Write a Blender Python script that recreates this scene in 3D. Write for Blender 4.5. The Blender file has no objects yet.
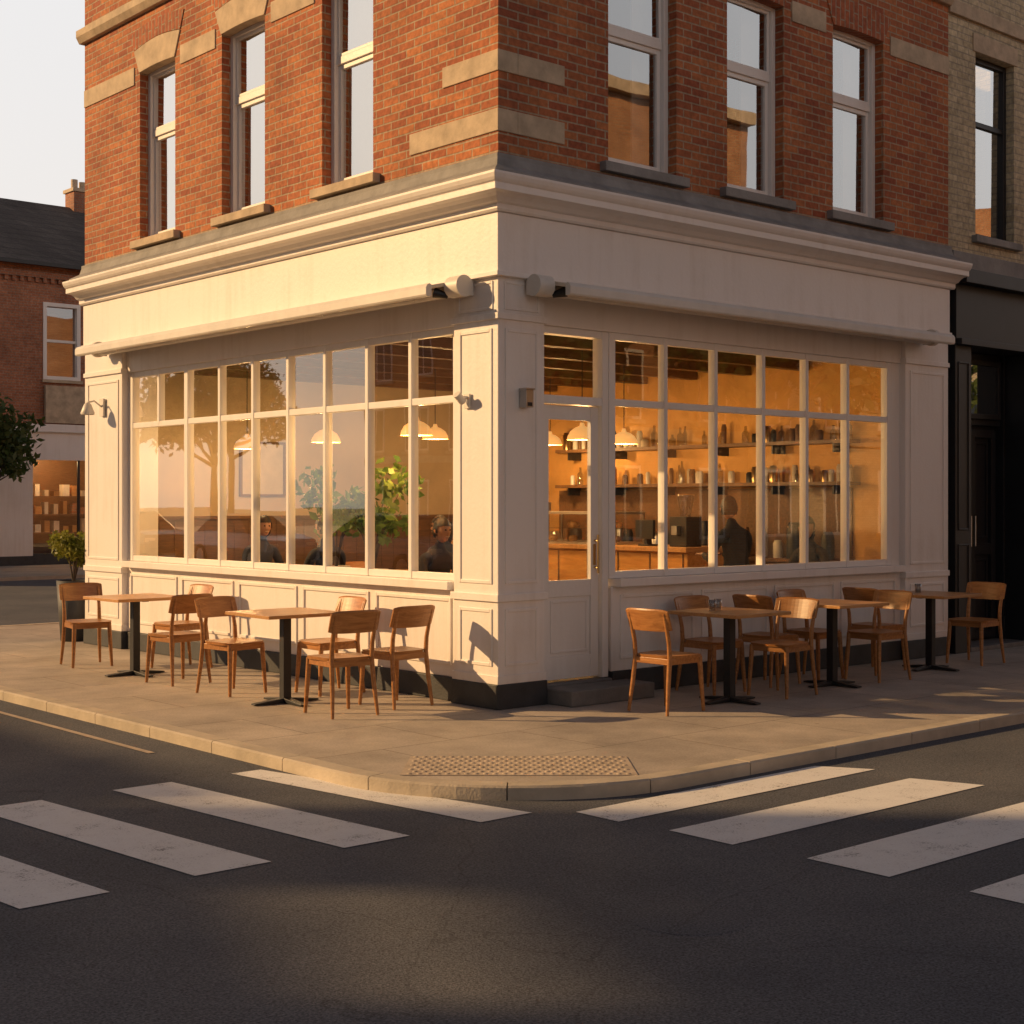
import bpy, bmesh, math, random
import numpy as np
from mathutils import Vector, Matrix
random.seed(4); np.random.seed(4)
S=bpy.context.scene
S.view_settings.view_transform='Standard'; S.view_settings.look='None'; S.view_settings.exposure=0
COL=S.collection
# ------------------------------------------------------------ materials
def newmat(name):
    m=bpy.data.materials.new(name); m.use_nodes=True
    nt=m.node_tree; b=nt.nodes['Principled BSDF']; return m,nt,b
def N(nt,t,**k):
    n=nt.nodes.new(t)
    for a,v in k.items():
        if a in n.inputs: n.inputs[a].default_value=v
        else: setattr(n,a,v)
    return n
def L(nt,a,b): nt.links.new(a,b)
def rgb(c): return (c[0],c[1],c[2],1)
def simple(name,col,rough=.6,var=.15,scale=3,bump=.0,bscale=40,metal=0,spec=.5):
    m,nt,b=newmat(name)
    geo=N(nt,'ShaderNodeNewGeometry')
    src=geo.outputs['Position']
    n=N(nt,'ShaderNodeTexNoise',Scale=scale,Detail=6,Roughness=.6)
    L(nt,src,n.inputs['Vector'])
    r=N(nt,'ShaderNodeValToRGB')
    r.color_ramp.elements[0].position=.3; r.color_ramp.elements[1].position=.7
    r.color_ramp.elements[0].color=rgb([x*(1-var) for x in col]); r.color_ramp.elements[1].color=rgb([min(1,x*(1+var)) for x in col])
    L(nt,n.outputs['Fac'],r.inputs['Fac']); L(nt,r.outputs['Color'],b.inputs['Base Color'])
    b.inputs['Roughness'].default_value=rough; b.inputs['Metallic'].default_value=metal
    b.inputs['Specular IOR Level'].default_value=spec
    if bump>0:
        n2=N(nt,'ShaderNodeTexNoise',Scale=bscale,Detail=5)
        L(nt,src,n2.inputs['Vector'])
        bp=N(nt,'ShaderNodeBump',Strength=bump,Distance=.01)
        L(nt,n2.outputs['Fac'],bp.inputs['Height']); L(nt,bp.outputs['Normal'],b.inputs['Normal'])
    return m
def brickmat(name,c1,c2,mort,w=.22,h=.072,ms=.008,vert=False,dirt=.35):
    m,nt,b=newmat(name)
    geo=N(nt,'ShaderNodeNewGeometry'); sep=N(nt,'ShaderNodeSeparateXYZ'); L(nt,geo.outputs['Position'],sep.inputs[0])
    add=N(nt,'ShaderNodeMath',operation='ADD'); L(nt,sep.outputs[0],add.inputs[0]); L(nt,sep.outputs[1],add.inputs[1])
    cmb=N(nt,'ShaderNodeCombineXYZ')
    if vert: L(nt,sep.outputs[2],cmb.inputs[0]); L(nt,add.outputs[0],cmb.inputs[1])
    else: L(nt,add.outputs[0],cmb.inputs[0]); L(nt,sep.outputs[2],cmb.inputs[1])
    wn=N(nt,'ShaderNodeTexNoise',Scale=2.5,Detail=2); L(nt,cmb.outputs[0],wn.inputs['Vector'])
    ws=N(nt,'ShaderNodeVectorMath',operation='SCALE'); ws.inputs['Scale'].default_value=.012
    L(nt,wn.outputs['Color'],ws.inputs[0])
    wa=N(nt,'ShaderNodeVectorMath',operation='ADD'); L(nt,cmb.outputs[0],wa.inputs[0]); L(nt,ws.outputs[0],wa.inputs[1])
    bt=N(nt,'ShaderNodeTexBrick'); bt.inputs['Scale'].default_value=1
    bt.inputs['Brick Width'].default_value=w; bt.inputs['Row Height'].default_value=h
    bt.inputs['Mortar Size'].default_value=ms; bt.inputs['Mortar Smooth'].default_value=.3
    bt.inputs['Bias'].default_value=0
    bt.inputs['Color1'].default_value=rgb(c1); bt.inputs['Color2'].default_value=rgb(c2); bt.inputs['Mortar'].default_value=rgb(mort)
    L(nt,wa.outputs[0],bt.inputs['Vector'])
    n=N(nt,'ShaderNodeTexNoise',Scale=1.3,Detail=8,Roughness=.7); L(nt,geo.outputs['Position'],n.inputs['Vector'])
    r=N(nt,'ShaderNodeMapRange'); r.inputs['From Min'].default_value=.3; r.inputs['From Max'].default_value=.7
    r.inputs['To Min'].default_value=1-dirt; r.inputs['To Max'].default_value=1.15
    L(nt,n.outputs['Fac'],r.inputs['Value'])
    n3=N(nt,'ShaderNodeTexNoise',Scale=22,Detail=3); L(nt,geo.outputs['Position'],n3.inputs['Vector'])
    r3=N(nt,'ShaderNodeMapRange'); r3.inputs['From Min'].default_value=.3; r3.inputs['From Max'].default_value=.7
    r3.inputs['To Min'].default_value=.75; r3.inputs['To Max'].default_value=1.2; L(nt,n3.outputs['Fac'],r3.inputs['Value'])
    mm=N(nt,'ShaderNodeMath',operation='MULTIPLY'); L(nt,r.outputs[0],mm.inputs[0]); L(nt,r3.outputs[0],mm.inputs[1])
    sc=N(nt,'ShaderNodeVectorMath',operation='SCALE'); L(nt,bt.outputs['Color'],sc.inputs[0]); L(nt,mm.outputs[0],sc.inputs['Scale'])
    L(nt,sc.outputs[0],b.inputs['Base Color']); b.inputs['Roughness'].default_value=.85
    hh=N(nt,'ShaderNodeMath',operation='MULTIPLY_ADD'); L(nt,bt.outputs['Fac'],hh.inputs[0]); hh.inputs[1].default_value=-1
    L(nt,n3.outputs['Fac'],hh.inputs[2])
    bp=N(nt,'ShaderNodeBump',Strength=.7,Distance=.008); L(nt,hh.outputs[0],bp.inputs['Height']); L(nt,bp.outputs['Normal'],b.inputs['Normal'])
    return m
M={}
M['brick']=brickmat('red_brick',(.52,.18,.06),(.34,.085,.035),(.44,.33,.22))
M['brick_sold']=brickmat('red_brick_arch',(.46,.14,.05),(.34,.085,.035),(.38,.29,.2),w=.22,h=.075,vert=True)
M['cream']=brickmat('cream_brick',(.62,.52,.34),(.50,.41,.26),(.40,.34,.26),dirt=.3)
M['farbrick']=brickmat('far_red_brick',(.46,.19,.10),(.38,.14,.07),(.32,.24,.18))
M['oppbrick']=brickmat('opposite_brick',(.50,.24,.11),(.42,.18,.08),(.4,.3,.2))
def paint(name,col,dirt=.5,rough=.45):
    m,nt,b=newmat(name)
    geo=N(nt,'ShaderNodeNewGeometry')
    n=N(nt,'ShaderNodeTexNoise',Scale=1.1,Detail=8,Roughness=.65); L(nt,geo.outputs['Position'],n.inputs['Vector'])
    mp=N(nt,'ShaderNodeMapping'); mp.inputs['Scale'].default_value=(9,9,.7); L(nt,geo.outputs['Position'],mp.inputs['Vector'])
    n2=N(nt,'ShaderNodeTexNoise',Scale=1,Detail=5,Roughness=.6); L(nt,mp.outputs[0],n2.inputs['Vector'])
    mu=N(nt,'ShaderNodeMath',operation='MULTIPLY'); L(nt,n.outputs['Fac'],mu.inputs[0]); L(nt,n2.outputs['Fac'],mu.inputs[1])
    sep=N(nt,'ShaderNodeSeparateXYZ'); L(nt,geo.outputs['Position'],sep.inputs[0])
    g=N(nt,'ShaderNodeMapRange'); g.inputs['From Min'].default_value=.1; g.inputs['From Max'].default_value=.75; g.inputs['To Min'].default_value=.16; g.inputs['To Max'].default_value=0
    L(nt,sep.outputs[2],g.inputs['Value'])
    ad=N(nt,'ShaderNodeMath',operation='ADD'); L(nt,mu.outputs[0],ad.inputs[0]); L(nt,g.outputs[0],ad.inputs[1])
    r=N(nt,'ShaderNodeMapRange'); r.inputs['From Min'].default_value=.24; r.inputs['From Max'].default_value=.5; r.inputs['To Max'].default_value=dirt
    L(nt,ad.outputs[0],r.inputs['Value'])
    mx=N(nt,'ShaderNodeMixRGB'); mx.inputs[1].default_value=rgb(col); mx.inputs[2].default_value=rgb([col[0]*.72,col[1]*.67,col[2]*.6])
    L(nt,r.outputs[0],mx.inputs[0]); L(nt,mx.outputs[0],b.inputs['Base Color'])
    b.inputs['Roughness'].default_value=rough
    n4=N(nt,'ShaderNodeTexNoise',Scale=30,Detail=6); L(nt,geo.outputs['Position'],n4.inputs['Vector'])
    bp=N(nt,'ShaderNodeBump',Strength=.18,Distance=.01); L(nt,n4.outputs['Fac'],bp.inputs['Height']); L(nt,bp.outputs['Normal'],b.inputs['Normal'])
    return m
M['white']=paint('white_painted_render',(.85,.80,.76))
M['frame']=paint('white_window_paint',(.82,.78,.74),dirt=.3)
M['stone']=simple('sandstone',(.50,.39,.27),.8,.25,5,.3,40)
M['greystone']=simple('lead_grey_stone',(.26,.25,.24),.8,.25,4,.3,40)
M['plinth']=simple('dark_plinth',(.035,.037,.04),.6,.3,5,.3,60)
M['step']=simple('step_stone',(.16,.15,.14),.75,.25,5,.3,60)
M['black']=simple('black_paint',(.016,.018,.021),.45,.2,4)
M['blackmetal']=simple('black_powder_coated_metal',(.015,.015,.016),.45,.2,10)
M['chrome']=simple('brushed_steel',(.5,.48,.45),.3,.1,10,metal=1)
M['brass']=simple('brass',(.55,.38,.18),.3,.1,10,metal=1)
M['awning']=simple('awning_canvas',(.62,.54,.43),.8,.12,6,.2,200)
M['awnmetal']=simple('awning_case',(.70,.66,.60),.45,.08,4)
M['slate']=brickmat('slate_roof',(.12,.10,.09),(.085,.07,.065),(.05,.045,.045),w=.3,h=.2,ms=.012)
M['plaster']=simple('interior_plaster',(.64,.34,.10),.8,.2,1.2)
M['plaster2']=simple('interior_plaster_pale',(.46,.36,.24),.8,.12,1.5)
M['ceil']=simple('interior_ceiling',(.32,.20,.10),.8,.1,2)
M['intfloor']=simple('interior_floor',(.11,.07,.04),.4,.2,2)
M['blind']=simple('roller_blind',(.66,.68,.72),.8,.05,1.5)
M['curtain']=simple('curtain',(.5,.46,.4),.9,.1,3)
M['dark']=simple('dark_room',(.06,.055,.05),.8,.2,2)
M['pot']=simple('dark_planter',(.06,.062,.065),.6,.2,6)
M['terra']=simple('ceramic_pot',(.5,.42,.33),.6,.1,6)
M['soil']=simple('soil',(.04,.028,.02),.95,.3,30)
M['cloth_dark']=simple('dark_cloth',(.014,.015,.018),.9,.25,8,.3,150)
M['cloth_brown']=simple('brown_cloth',(.035,.026,.02),.9,.25,8,.3,150)
M['cloth_blue']=simple('navy_cloth',(.018,.022,.035),.9,.25,8,.3,150)
M['hair']=simple('dark_hair',(.012,.008,.006),.6,.4,60)
M['skin']=simple('skin',(.36,.19,.12),.5,.08,12)
M['eye']=simple('eye',(.02,.02,.02),.2,.1,5)
M['paper']=simple('menu_paper',(.7,.66,.58),.8,.1,12)
M['ceramic']=simple('ceramic_white',(.6,.56,.5),.3,.05,4)
M['carpaint']=simple('silver_car_paint',(.45,.45,.46),.25,.03,2,metal=.5)
M['carpaint2']=simple('dark_car_paint',(.03,.035,.05),.2,.03,2)
M['rubber']=simple('tyre_rubber',(.02,.02,.02),.8,.2,20)
def wood(name,a,c,rough=.38,axis=(2,18,18)):
    m,nt,b=newmat(name)
    tc=N(nt,'ShaderNodeTexCoord'); mp=N(nt,'ShaderNodeMapping'); mp.inputs['Scale'].default_value=axis
    L(nt,tc.outputs['Object'],mp.inputs['Vector'])
    oi=N(nt,'ShaderNodeObjectInfo'); ad=N(nt,'ShaderNodeVectorMath',operation='ADD'); L(nt,mp.outputs[0],ad.inputs[0])
    mul=N(nt,'ShaderNodeMath',operation='MULTIPLY'); L(nt,oi.outputs['Random'],mul.inputs[0]); mul.inputs[1].default_value=40; L(nt,mul.outputs[0],ad.inputs[1])
    n=N(nt,'ShaderNodeTexNoise',Scale=2.2,Detail=8,Roughness=.62,Distortion=.6); L(nt,ad.outputs[0],n.inputs['Vector'])
    r=N(nt,'ShaderNodeValToRGB'); r.color_ramp.elements[0].position=.33; r.color_ramp.elements[1].position=.68
    r.color_ramp.elements[0].color=rgb(a); r.color_ramp.elements[1].color=rgb(c); L(nt,n.outputs['Fac'],r.inputs['Fac'])
    hs=N(nt,'ShaderNodeHueSaturation'); mr=N(nt,'ShaderNodeMapRange'); mr.inputs['To Min'].default_value=.8; mr.inputs['To Max'].default_value=1.15
    L(nt,oi.outputs['Random'],mr.inputs['Value']); L(nt,mr.outputs[0],hs.inputs['Value']); L(nt,r.outputs[0],hs.inputs['Color'])
    L(nt,hs.outputs[0],b.inputs['Base Color']); b.inputs['Roughness'].default_value=rough
    bp=N(nt,'ShaderNodeBump',Strength=.15,Distance=.004); L(nt,n.outputs['Fac'],bp.inputs['Height']); L(nt,bp.outputs['Normal'],b.inputs['Normal'])
    return m
M['chairwood']=wood('chair_wood',(.30,.12,.032),(.50,.23,.075))
M['tablewood']=wood('table_wood',(.42,.20,.07),(.60,.33,.13),.35)
M['counterwood']=wood('counter_wood',(.50,.22,.05),(.68,.35,.10),.4,(10,1.5,10))
M['shelfwood']=wood('shelf_wood',(.10,.05,.02),(.18,.09,.04),.5)
M['bark']=simple('bark',(.09,.065,.045),.9,.35,12,.6,40)
def leafmat(name,c1,c2):
    m,nt,b=newmat(name)
    geo=N(nt,'ShaderNodeNewGeometry'); n=N(nt,'ShaderNodeTexNoise',Scale=4,Detail=4); L(nt,geo.outputs['Position'],n.inputs['Vector'])
    r=N(nt,'ShaderNodeValToRGB'); r.color_ramp.elements[0].position=.35; r.color_ramp.elements[1].position=.65
    r.color_ramp.elements[0].color=rgb(c1); r.color_ramp.elements[1].color=rgb(c2); L(nt,n.outputs['Fac'],r.inputs['Fac']); L(nt,r.outputs[0],b.inputs['Base Color'])
    b.inputs['Roughness'].default_value=.55
    t=N(nt,'ShaderNodeBsdfTranslucent'); L(nt,r.outputs[0],t.inputs['Color'])
    mx=N(nt,'ShaderNodeMixShader'); mx.inputs[0].default_value=.4; L(nt,b.outputs[0],mx.inputs[1]); L(nt,t.outputs[0],mx.inputs[2])
    L(nt,mx.outputs[0],nt.nodes['Material Output'].inputs['Surface']); return m
M['leaf']=leafmat('tree_leaves',(.045,.08,.02),(.12,.15,.035))
M['leaf2']=leafmat('house_plant_leaves',(.06,.13,.02),(.16,.24,.04))
M['leaf3']=leafmat('shrub_leaves',(.14,.16,.015),(.28,.27,.04))
def glassmat(name,boost=1.7,tint=.93,bump=.12):
    m,nt,b=newmat(name); nt.nodes.remove(b)
    geo=N(nt,'ShaderNodeNewGeometry'); n=N(nt,'ShaderNodeTexNoise',Scale=1.8,Detail=1); L(nt,geo.outputs['Position'],n.inputs['Vector'])
    bp=N(nt,'ShaderNodeBump',Strength=bump,Distance=.01); L(nt,n.outputs['Fac'],bp.inputs['Height'])
    gl=N(nt,'ShaderNodeBsdfGlossy'); gl.inputs['Roughness'].default_value=.01; gl.inputs['Color'].default_value=(1,1,1,1); L(nt,bp.outputs[0],gl.inputs['Normal'])
    tr=N(nt,'ShaderNodeBsdfTransparent'); tr.inputs['Color'].default_value=(tint,tint,tint*.98,1)
    # thin sheet: same reflectance from both faces
    io=N(nt,'ShaderNodeMapRange'); io.inputs['To Min'].default_value=1.52; io.inputs['To Max'].default_value=1/1.52; L(nt,geo.outputs['Backfacing'],io.inputs['Value'])
    fr=N(nt,'ShaderNodeFresnel'); L(nt,io.outputs[0],fr.inputs['IOR'])
    mu=N(nt,'ShaderNodeMath',operation='MULTIPLY'); mu.use_clamp=True; mu.inputs[1].default_value=boost; L(nt,fr.outputs[0],mu.inputs[0])
    mx=N(nt,'ShaderNodeMixShader'); L(nt,mu.outputs[0],mx.inputs[0]); L(nt,tr.outputs[0],mx.inputs[1]); L(nt,gl.outputs[0],mx.inputs[2])
    L(nt,mx.outputs[0],nt.nodes['Material Output'].inputs['Surface']); return m
M['glass']=glassmat('window_glass',2.6,.94,.05)
M['glass_up']=glassmat('upper_window_glass',6.0,.8,.10)
M['bottle']=glassmat('clear_glass',2.5,.75)
def emis(name,col,s):
    m,nt,b=newmat(name); b.inputs['Base Color'].default_value=rgb(col)
    b.inputs['Emission Color'].default_value=rgb(col); b.inputs['Emission Strength'].default_value=s
    m.cycles.emission_sampling='NONE'; return m
M['bulb']=emis('lit_bulb',(1,.62,.25),8)
M['shade']=emis('pendant_shade',(.80,.42,.13),.9)
def asphalt():
    m,nt,b=newmat('asphalt')
    geo=N(nt,'ShaderNodeNewGeometry'); P=geo.outputs['Position']
    a=N(nt,'ShaderNodeTexNoise',Scale=.55,Detail=8,Roughness=.62); L(nt,P,a.inputs['Vector'])
    c=N(nt,'ShaderNodeTexNoise',Scale=90,Detail=4,Roughness=.7); L(nt,P,c.inputs['Vector'])
    v=N(nt,'ShaderNodeTexVoronoi',Scale=120); L(nt,P,v.inputs['Vector'])
    r=N(nt,'ShaderNodeValToRGB'); r.color_ramp.elements[0].position=.3; r.color_ramp.elements[1].position=.72
    r.color_ramp.elements[0].color=(.075,.080,.094,1); r.color_ramp.elements[1].color=(.135,.135,.143,1); L(nt,a.outputs['Fac'],r.inputs['Fac'])
    mr=N(nt,'ShaderNodeMapRange'); mr.inputs['From Min'].default_value=.3; mr.inputs['From Max'].default_value=.7; mr.inputs['To Min'].default_value=.35; mr.inputs['To Max'].default_value=1.9
    L(nt,c.outputs['Fac'],mr.inputs['Value'])
    sc=N(nt,'ShaderNodeVectorMath',operation='SCALE'); L(nt,r.outputs[0],sc.inputs[0]); L(nt,mr.outputs[0],sc.inputs['Scale'])
    wn=N(nt,'ShaderNodeTexNoise',Scale=1.5,Detail=5); L(nt,P,wn.inputs['Vector'])
    wm=N(nt,'ShaderNodeMixRGB'); wm.inputs[0].default_value=.35; L(nt,P,wm.inputs[1]); L(nt,wn.outputs['Color'],wm.inputs[2])
    cv=N(nt,'ShaderNodeTexVoronoi',Scale=.55); cv.feature='DISTANCE_TO_EDGE'; L(nt,wm.outputs[0],cv.inputs['Vector'])
    lt=N(nt,'ShaderNodeMath',operation='LESS_THAN'); lt.inputs[1].default_value=.002; L(nt,cv.outputs['Distance'],lt.inputs[0])
    cm=N(nt,'ShaderNodeMath',operation='MULTIPLY'); L(nt,lt.outputs[0],cm.inputs[0]); cm.inputs[1].default_value=.22
    mx=N(nt,'ShaderNodeMixRGB'); mx.inputs[2].default_value=(.015,.015,.015,1); L(nt,cm.outputs[0],mx.inputs[0]); L(nt,sc.outputs[0],mx.inputs[1])
    L(nt,mx.outputs[0],b.inputs['Base Color']); b.inputs['Roughness'].default_value=.85; b.inputs['Specular IOR Level'].default_value=.2
    ad=N(nt,'ShaderNodeMath',operation='ADD'); L(nt,c.outputs['Fac'],ad.inputs[0]); L(nt,v.outputs['Distance'],ad.inputs[1])
    bp=N(nt,'ShaderNodeBump',Strength=.4,Distance=.004); L(nt,ad.outputs[0],bp.inputs['Height']); L(nt,bp.outputs[0],b.inputs['Normal'])
    return m
M['asphalt']=asphalt()
def roadpaint():
    m,nt,b=newmat('worn_road_paint')
    geo=N(nt,'ShaderNodeNewGeometry'); P=geo.outputs['Position']
    a=N(nt,'ShaderNodeTexNoise',Scale=6,Detail=9,Roughness=.75); L(nt,P,a.inputs['Vector'])
    c=N(nt,'ShaderNodeTexNoise',Scale=80,Detail=4,Roughness=.7); L(nt,P,c.inputs['Vector'])
    ad=N(nt,'ShaderNodeMath',operation='MULTIPLY'); L(nt,a.outputs['Fac'],ad.inputs[0]); L(nt,c.outputs['Fac'],ad.inputs[1])
    r=N(nt,'ShaderNodeValToRGB'); r.color_ramp.elements[0].position=.13; r.color_ramp.elements[1].position=.2
    r.color_ramp.elements[0].color=(.14,.135,.13,1); r.color_ramp.elements[1].color=(.78,.76,.74,1)
    e=r.color_ramp.elements.new(.4); e.color=(.86,.85,.83,1)
    L(nt,ad.outputs[0],r.inputs['Fac']); L(nt,r.outputs[0],b.inputs['Base Color']); b.inputs['Roughness'].default_value=.7
    bp=N(nt,'ShaderNodeBump',Strength=.5,Distance=.005); L(nt,c.outputs['Fac'],bp.inputs['Height']); L(nt,bp.outputs[0],b.inputs['Normal'])
    return m
M['roadpaint']=roadpaint()
def paving(name,w,h,c1,c2,mort,rot=0):
    m,nt,b=newmat(name)
    geo=N(nt,'ShaderNodeNewGeometry'); P=geo.outputs['Position']
    mp=N(nt,'ShaderNodeMapping'); mp.inputs['Rotation'].default_value=(0,0,rot); L(nt,P,mp.inputs['Vector'])
    bt=N(nt,'ShaderNodeTexBrick'); bt.inputs['Scale'].default_value=1; bt.inputs['Brick Width'].default_value=w; bt.inputs['Row Height'].default_value=h
    bt.inputs['Mortar Size'].default_value=.005; bt.inputs['Mortar Smooth'].default_value=.2
    bt.inputs['Color1'].default_value=rgb(c1); bt.inputs['Color2'].default_value=rgb(c2); bt.inputs['Mortar'].default_value=rgb(mort)
    L(nt,mp.outputs[0],bt.inputs['Vector'])
    a=N(nt,'ShaderNodeTexNoise',Scale=1.2,Detail=9,Roughness=.7); L(nt,P,a.inputs['Vector'])
    mr=N(nt,'ShaderNodeMapRange'); mr.inputs['From Min'].default_value=.3; mr.inputs['From Max'].default_value=.7; mr.inputs['To Min'].default_value=.65; mr.inputs['To Max'].default_value=1.2
    L(nt,a.outputs['Fac'],mr.inputs['Value'])
    c=N(nt,'ShaderNodeTexNoise',Scale=60,Detail=5,Roughness=.7); L(nt,P,c.inputs['Vector'])
    mr2=N(nt,'ShaderNodeMapRange'); mr2.inputs['From Min'].default_value=.3; mr2.inputs['From Max'].default_value=.7; mr2.inputs['To Min'].default_value=.8; mr2.inputs['To Max'].default_value=1.2
    L(nt,c.outputs['Fac'],mr2.inputs['Value'])
    mu=N(nt,'ShaderNodeMath',operation='MULTIPLY'); L(nt,mr.outputs[0],mu.inputs[0]); L(nt,mr2.outputs[0],mu.inputs[1])
    sc=N(nt,'ShaderNodeVectorMath',operation='SCALE'); L(nt,bt.outputs['Color'],sc.inputs[0]); L(nt,mu.outputs[0],sc.inputs['Scale'])
    v=N(nt,'ShaderNodeTexVoronoi',Scale=2.2); L(nt,P,v.inputs['Vector'])
    lt=N(nt,'ShaderNodeMath',operation='LESS_THAN'); lt.inputs[1].default_value=.045; L(nt,v.outputs['Distance'],lt.inputs[0])
    mf=N(nt,'ShaderNodeMath',operation='MULTIPLY'); mf.inputs[1].default_value=.35; L(nt,lt.outputs[0],mf.inputs[0])
    mx=N(nt,'ShaderNodeMixRGB'); mx.inputs[2].default_value=(.08,.07,.06,1); L(nt,mf.outputs[0],mx.inputs[0]); L(nt,sc.outputs[0],mx.inputs[1])
    L(nt,mx.outputs[0],b.inputs['Base Color']); b.inputs['Roughness'].default_value=.75
    hh=N(nt,'ShaderNodeMath',operation='MULTIPLY_ADD'); L(nt,bt.outputs['Fac'],hh.inputs[0]); hh.inputs[1].default_value=-1.2; L(nt,c.outputs['Fac'],hh.inputs[2])
    bp=N(nt,'ShaderNodeBump',Strength=.25,Distance=.004); L(nt,hh.outputs[0],bp.inputs['Height']); L(nt,bp.outputs['Normal'],b.inputs['Normal'])
    return m
M['paving']=paving('paving_slabs',1.2,.9,(.47,.40,.33),(.42,.36,.30),(.19,.16,.13))
M['kerb']=simple('kerb_stone',(.48,.41,.32),.8,.2,3,.4,60)
M['tactile']=simple('tactile_paving',(.46,.37,.28),.8,.2,6,.3,60)

# ------------------------------------------------------------ mesh builder
class MB:
    def __init__(s): s.v=[];s.f=[];s.m=[];s.mats=[];s.sm=[]
    def mi(s,k):
        if k not in s.mats: s.mats.append(k)
        return s.mats.index(k)
    def add(s,vs,fs,k,smooth=False):
        o=len(s.v); s.v+= [tuple(v) for v in vs]; i=s.mi(k)
        for f in fs: s.f.append([o+j for j in f]); s.m.append(i); s.sm.append(smooth)
    def box(s,x0,x1,y0,y1,z0,z1,k):
        vs=[(x,y,z) for z in (z0,z1) for y in (y0,y1) for x in (x0,x1)]
        s.add(vs,[(0,2,3,1),(4,5,7,6),(0,1,5,4),(2,6,7,3),(0,4,6,2),(1,3,7,5)],k)
    def sbox(s,side,u0,u1,d0,d1,z0,z1,k):
        if side=='L': s.box(d0,d1,u0,u1,z0,z1,k)
        else: s.box(u0,u1,d0,d1,z0,z1,k)
    def frame(s,side,u0,u1,z0,z1,w,d0,d1,k):
        s.sbox(side,u0,u0+w,d0,d1,z0,z1,k); s.sbox(side,u1-w,u1,d0,d1,z0,z1,k)
        s.sbox(side,u0+w,u1-w,d0,d1,z0,z0+w,k); s.sbox(side,u0+w,u1-w,d0,d1,z1-w,z1,k)
    def extr(s,side,prof,u0,u1,k):
        n=len(prof); vs=[]
        for u in (u0,u1):
            for (dd,z) in prof: vs.append((dd,u,z) if side=='L' else (u,dd,z))
        s.add(vs,[tuple(range(n)),tuple(range(2*n-1,n-1,-1))]+[(i,(i+1)%n,n+(i+1)%n,n+i) for i in range(n)],k)
    def prism(s,side,poly,d0,d1,k):
        n=len(poly); vs=[]
        for d in (d0,d1):
            for (u,z) in poly: vs.append((d,u,z) if side=='L' else (u,d,z))
        fs=[tuple(range(n)),tuple(range(2*n-1,n-1,-1))]+[(i,(i+1)%n,n+(i+1)%n,n+i) for i in range(n)]
        s.add(vs,fs,k)
    def sweepL(s,prof,yend,xend,k):
        n=len(prof); vs=[]
        for (o,z) in prof: vs.append((-o,yend,z))
        for (o,z) in prof: vs.append((-o,-o,z))
        for (o,z) in prof: vs.append((xend,-o,z))
        fs=[tuple(range(n)),tuple(range(3*n-1,2*n-1,-1))]
        for a in (0,n):
            for i in range(n): fs.append((a+i,a+(i+1)%n,a+n+(i+1)%n,a+n+i))
        s.add(vs,fs,k)
    def tube(s,pts,rad,k,seg=10,smooth=True,flat=1.0):
        pts=[Vector(p) for p in pts]; n=len(pts)
        if not hasattr(rad,'__len__'): rad=[rad]*n
        vs=[];fs=[]
        for i,p in enumerate(pts):
            t=(pts[min(i+1,n-1)]-pts[max(i-1,0)]).normalized()
            a=Vector((0,0,1)) if abs(t.z)<.9 else Vector((1,0,0))
            e1=t.cross(a).normalized(); e2=t.cross(e1)
            for j in range(seg):
                q=2*math.pi*j/seg; vs.append(p+(e1*math.cos(q)+e2*math.sin(q)*flat)*rad[i])
        for i in range(n-1):
            for j in range(seg):
                fs.append((i*seg+j,i*seg+(j+1)%seg,(i+1)*seg+(j+1)%seg,(i+1)*seg+j))
        s.add(vs,fs,k,smooth)
        s.add(vs[:seg],[tuple(range(seg))],k); s.add(vs[-seg:],[tuple(range(seg))],k)
    def lathe(s,c,prof,k,seg=20,smooth=True):
        vs=[];fs=[];n=len(prof)
        for (r,z) in prof:
            for j in range(seg):
                q=2*math.pi*j/seg; vs.append((c[0]+r*math.cos(q),c[1]+r*math.sin(q),c[2]+z))
        for i in range(n-1):
            for j in range(seg): fs.append((i*seg+j,i*seg+(j+1)%seg,(i+1)*seg+(j+1)%seg,(i+1)*seg+j))
        s.add(vs,fs,k,smooth)
    def build(s,name,parent=None,bevel=0,recalc=True,weld=False):
        me=bpy.data.meshes.new(name); me.from_pydata(s.v,[],s.f)
        for k in s.mats: me.materials.append(M[k])
        me.polygons.foreach_set('material_index',s.m); me.polygons.foreach_set('use_smooth',s.sm)
        if recalc:
            bm=bmesh.new(); bm.from_mesh(me)
            if weld: bmesh.ops.remove_doubles(bm,verts=bm.verts,dist=1e-5)
            bmesh.ops.recalc_face_normals(bm,faces=bm.faces); bm.to_mesh(me); bm.free()
        o=bpy.data.objects.new(name,me); COL.objects.link(o)
        if parent: o.parent=parent
        if bevel:
            b=o.modifiers.new('bevel','BEVEL'); b.width=bevel; b.segments=2; b.limit_method='ANGLE'; b.angle_limit=math.radians(40)
        return o
def empty(name,loc=(0,0,0)):
    o=bpy.data.objects.new(name,None); o.empty_display_size=.3; o.location=loc; COL.objects.link(o); return o
def wall(mb,side,u0,u1,z0,z1,ops,d0,d1,k):
    us=sorted({u0,u1}|{o[0] for o in ops}|{o[1] for o in ops})
    for a,b in zip(us[:-1],us[1:]):
        m=(a+b)/2; cut=sorted([(o[2],o[3]) for o in ops if o[0]<m<o[1]]); z=z0
        for c0,c1 in cut:
            if c0>z: mb.sbox(side,a,b,d0,d1,z,c0,k)
            z=c1
        if z<z1: mb.sbox(side,a,b,d0,d1,z,z1,k)
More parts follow.
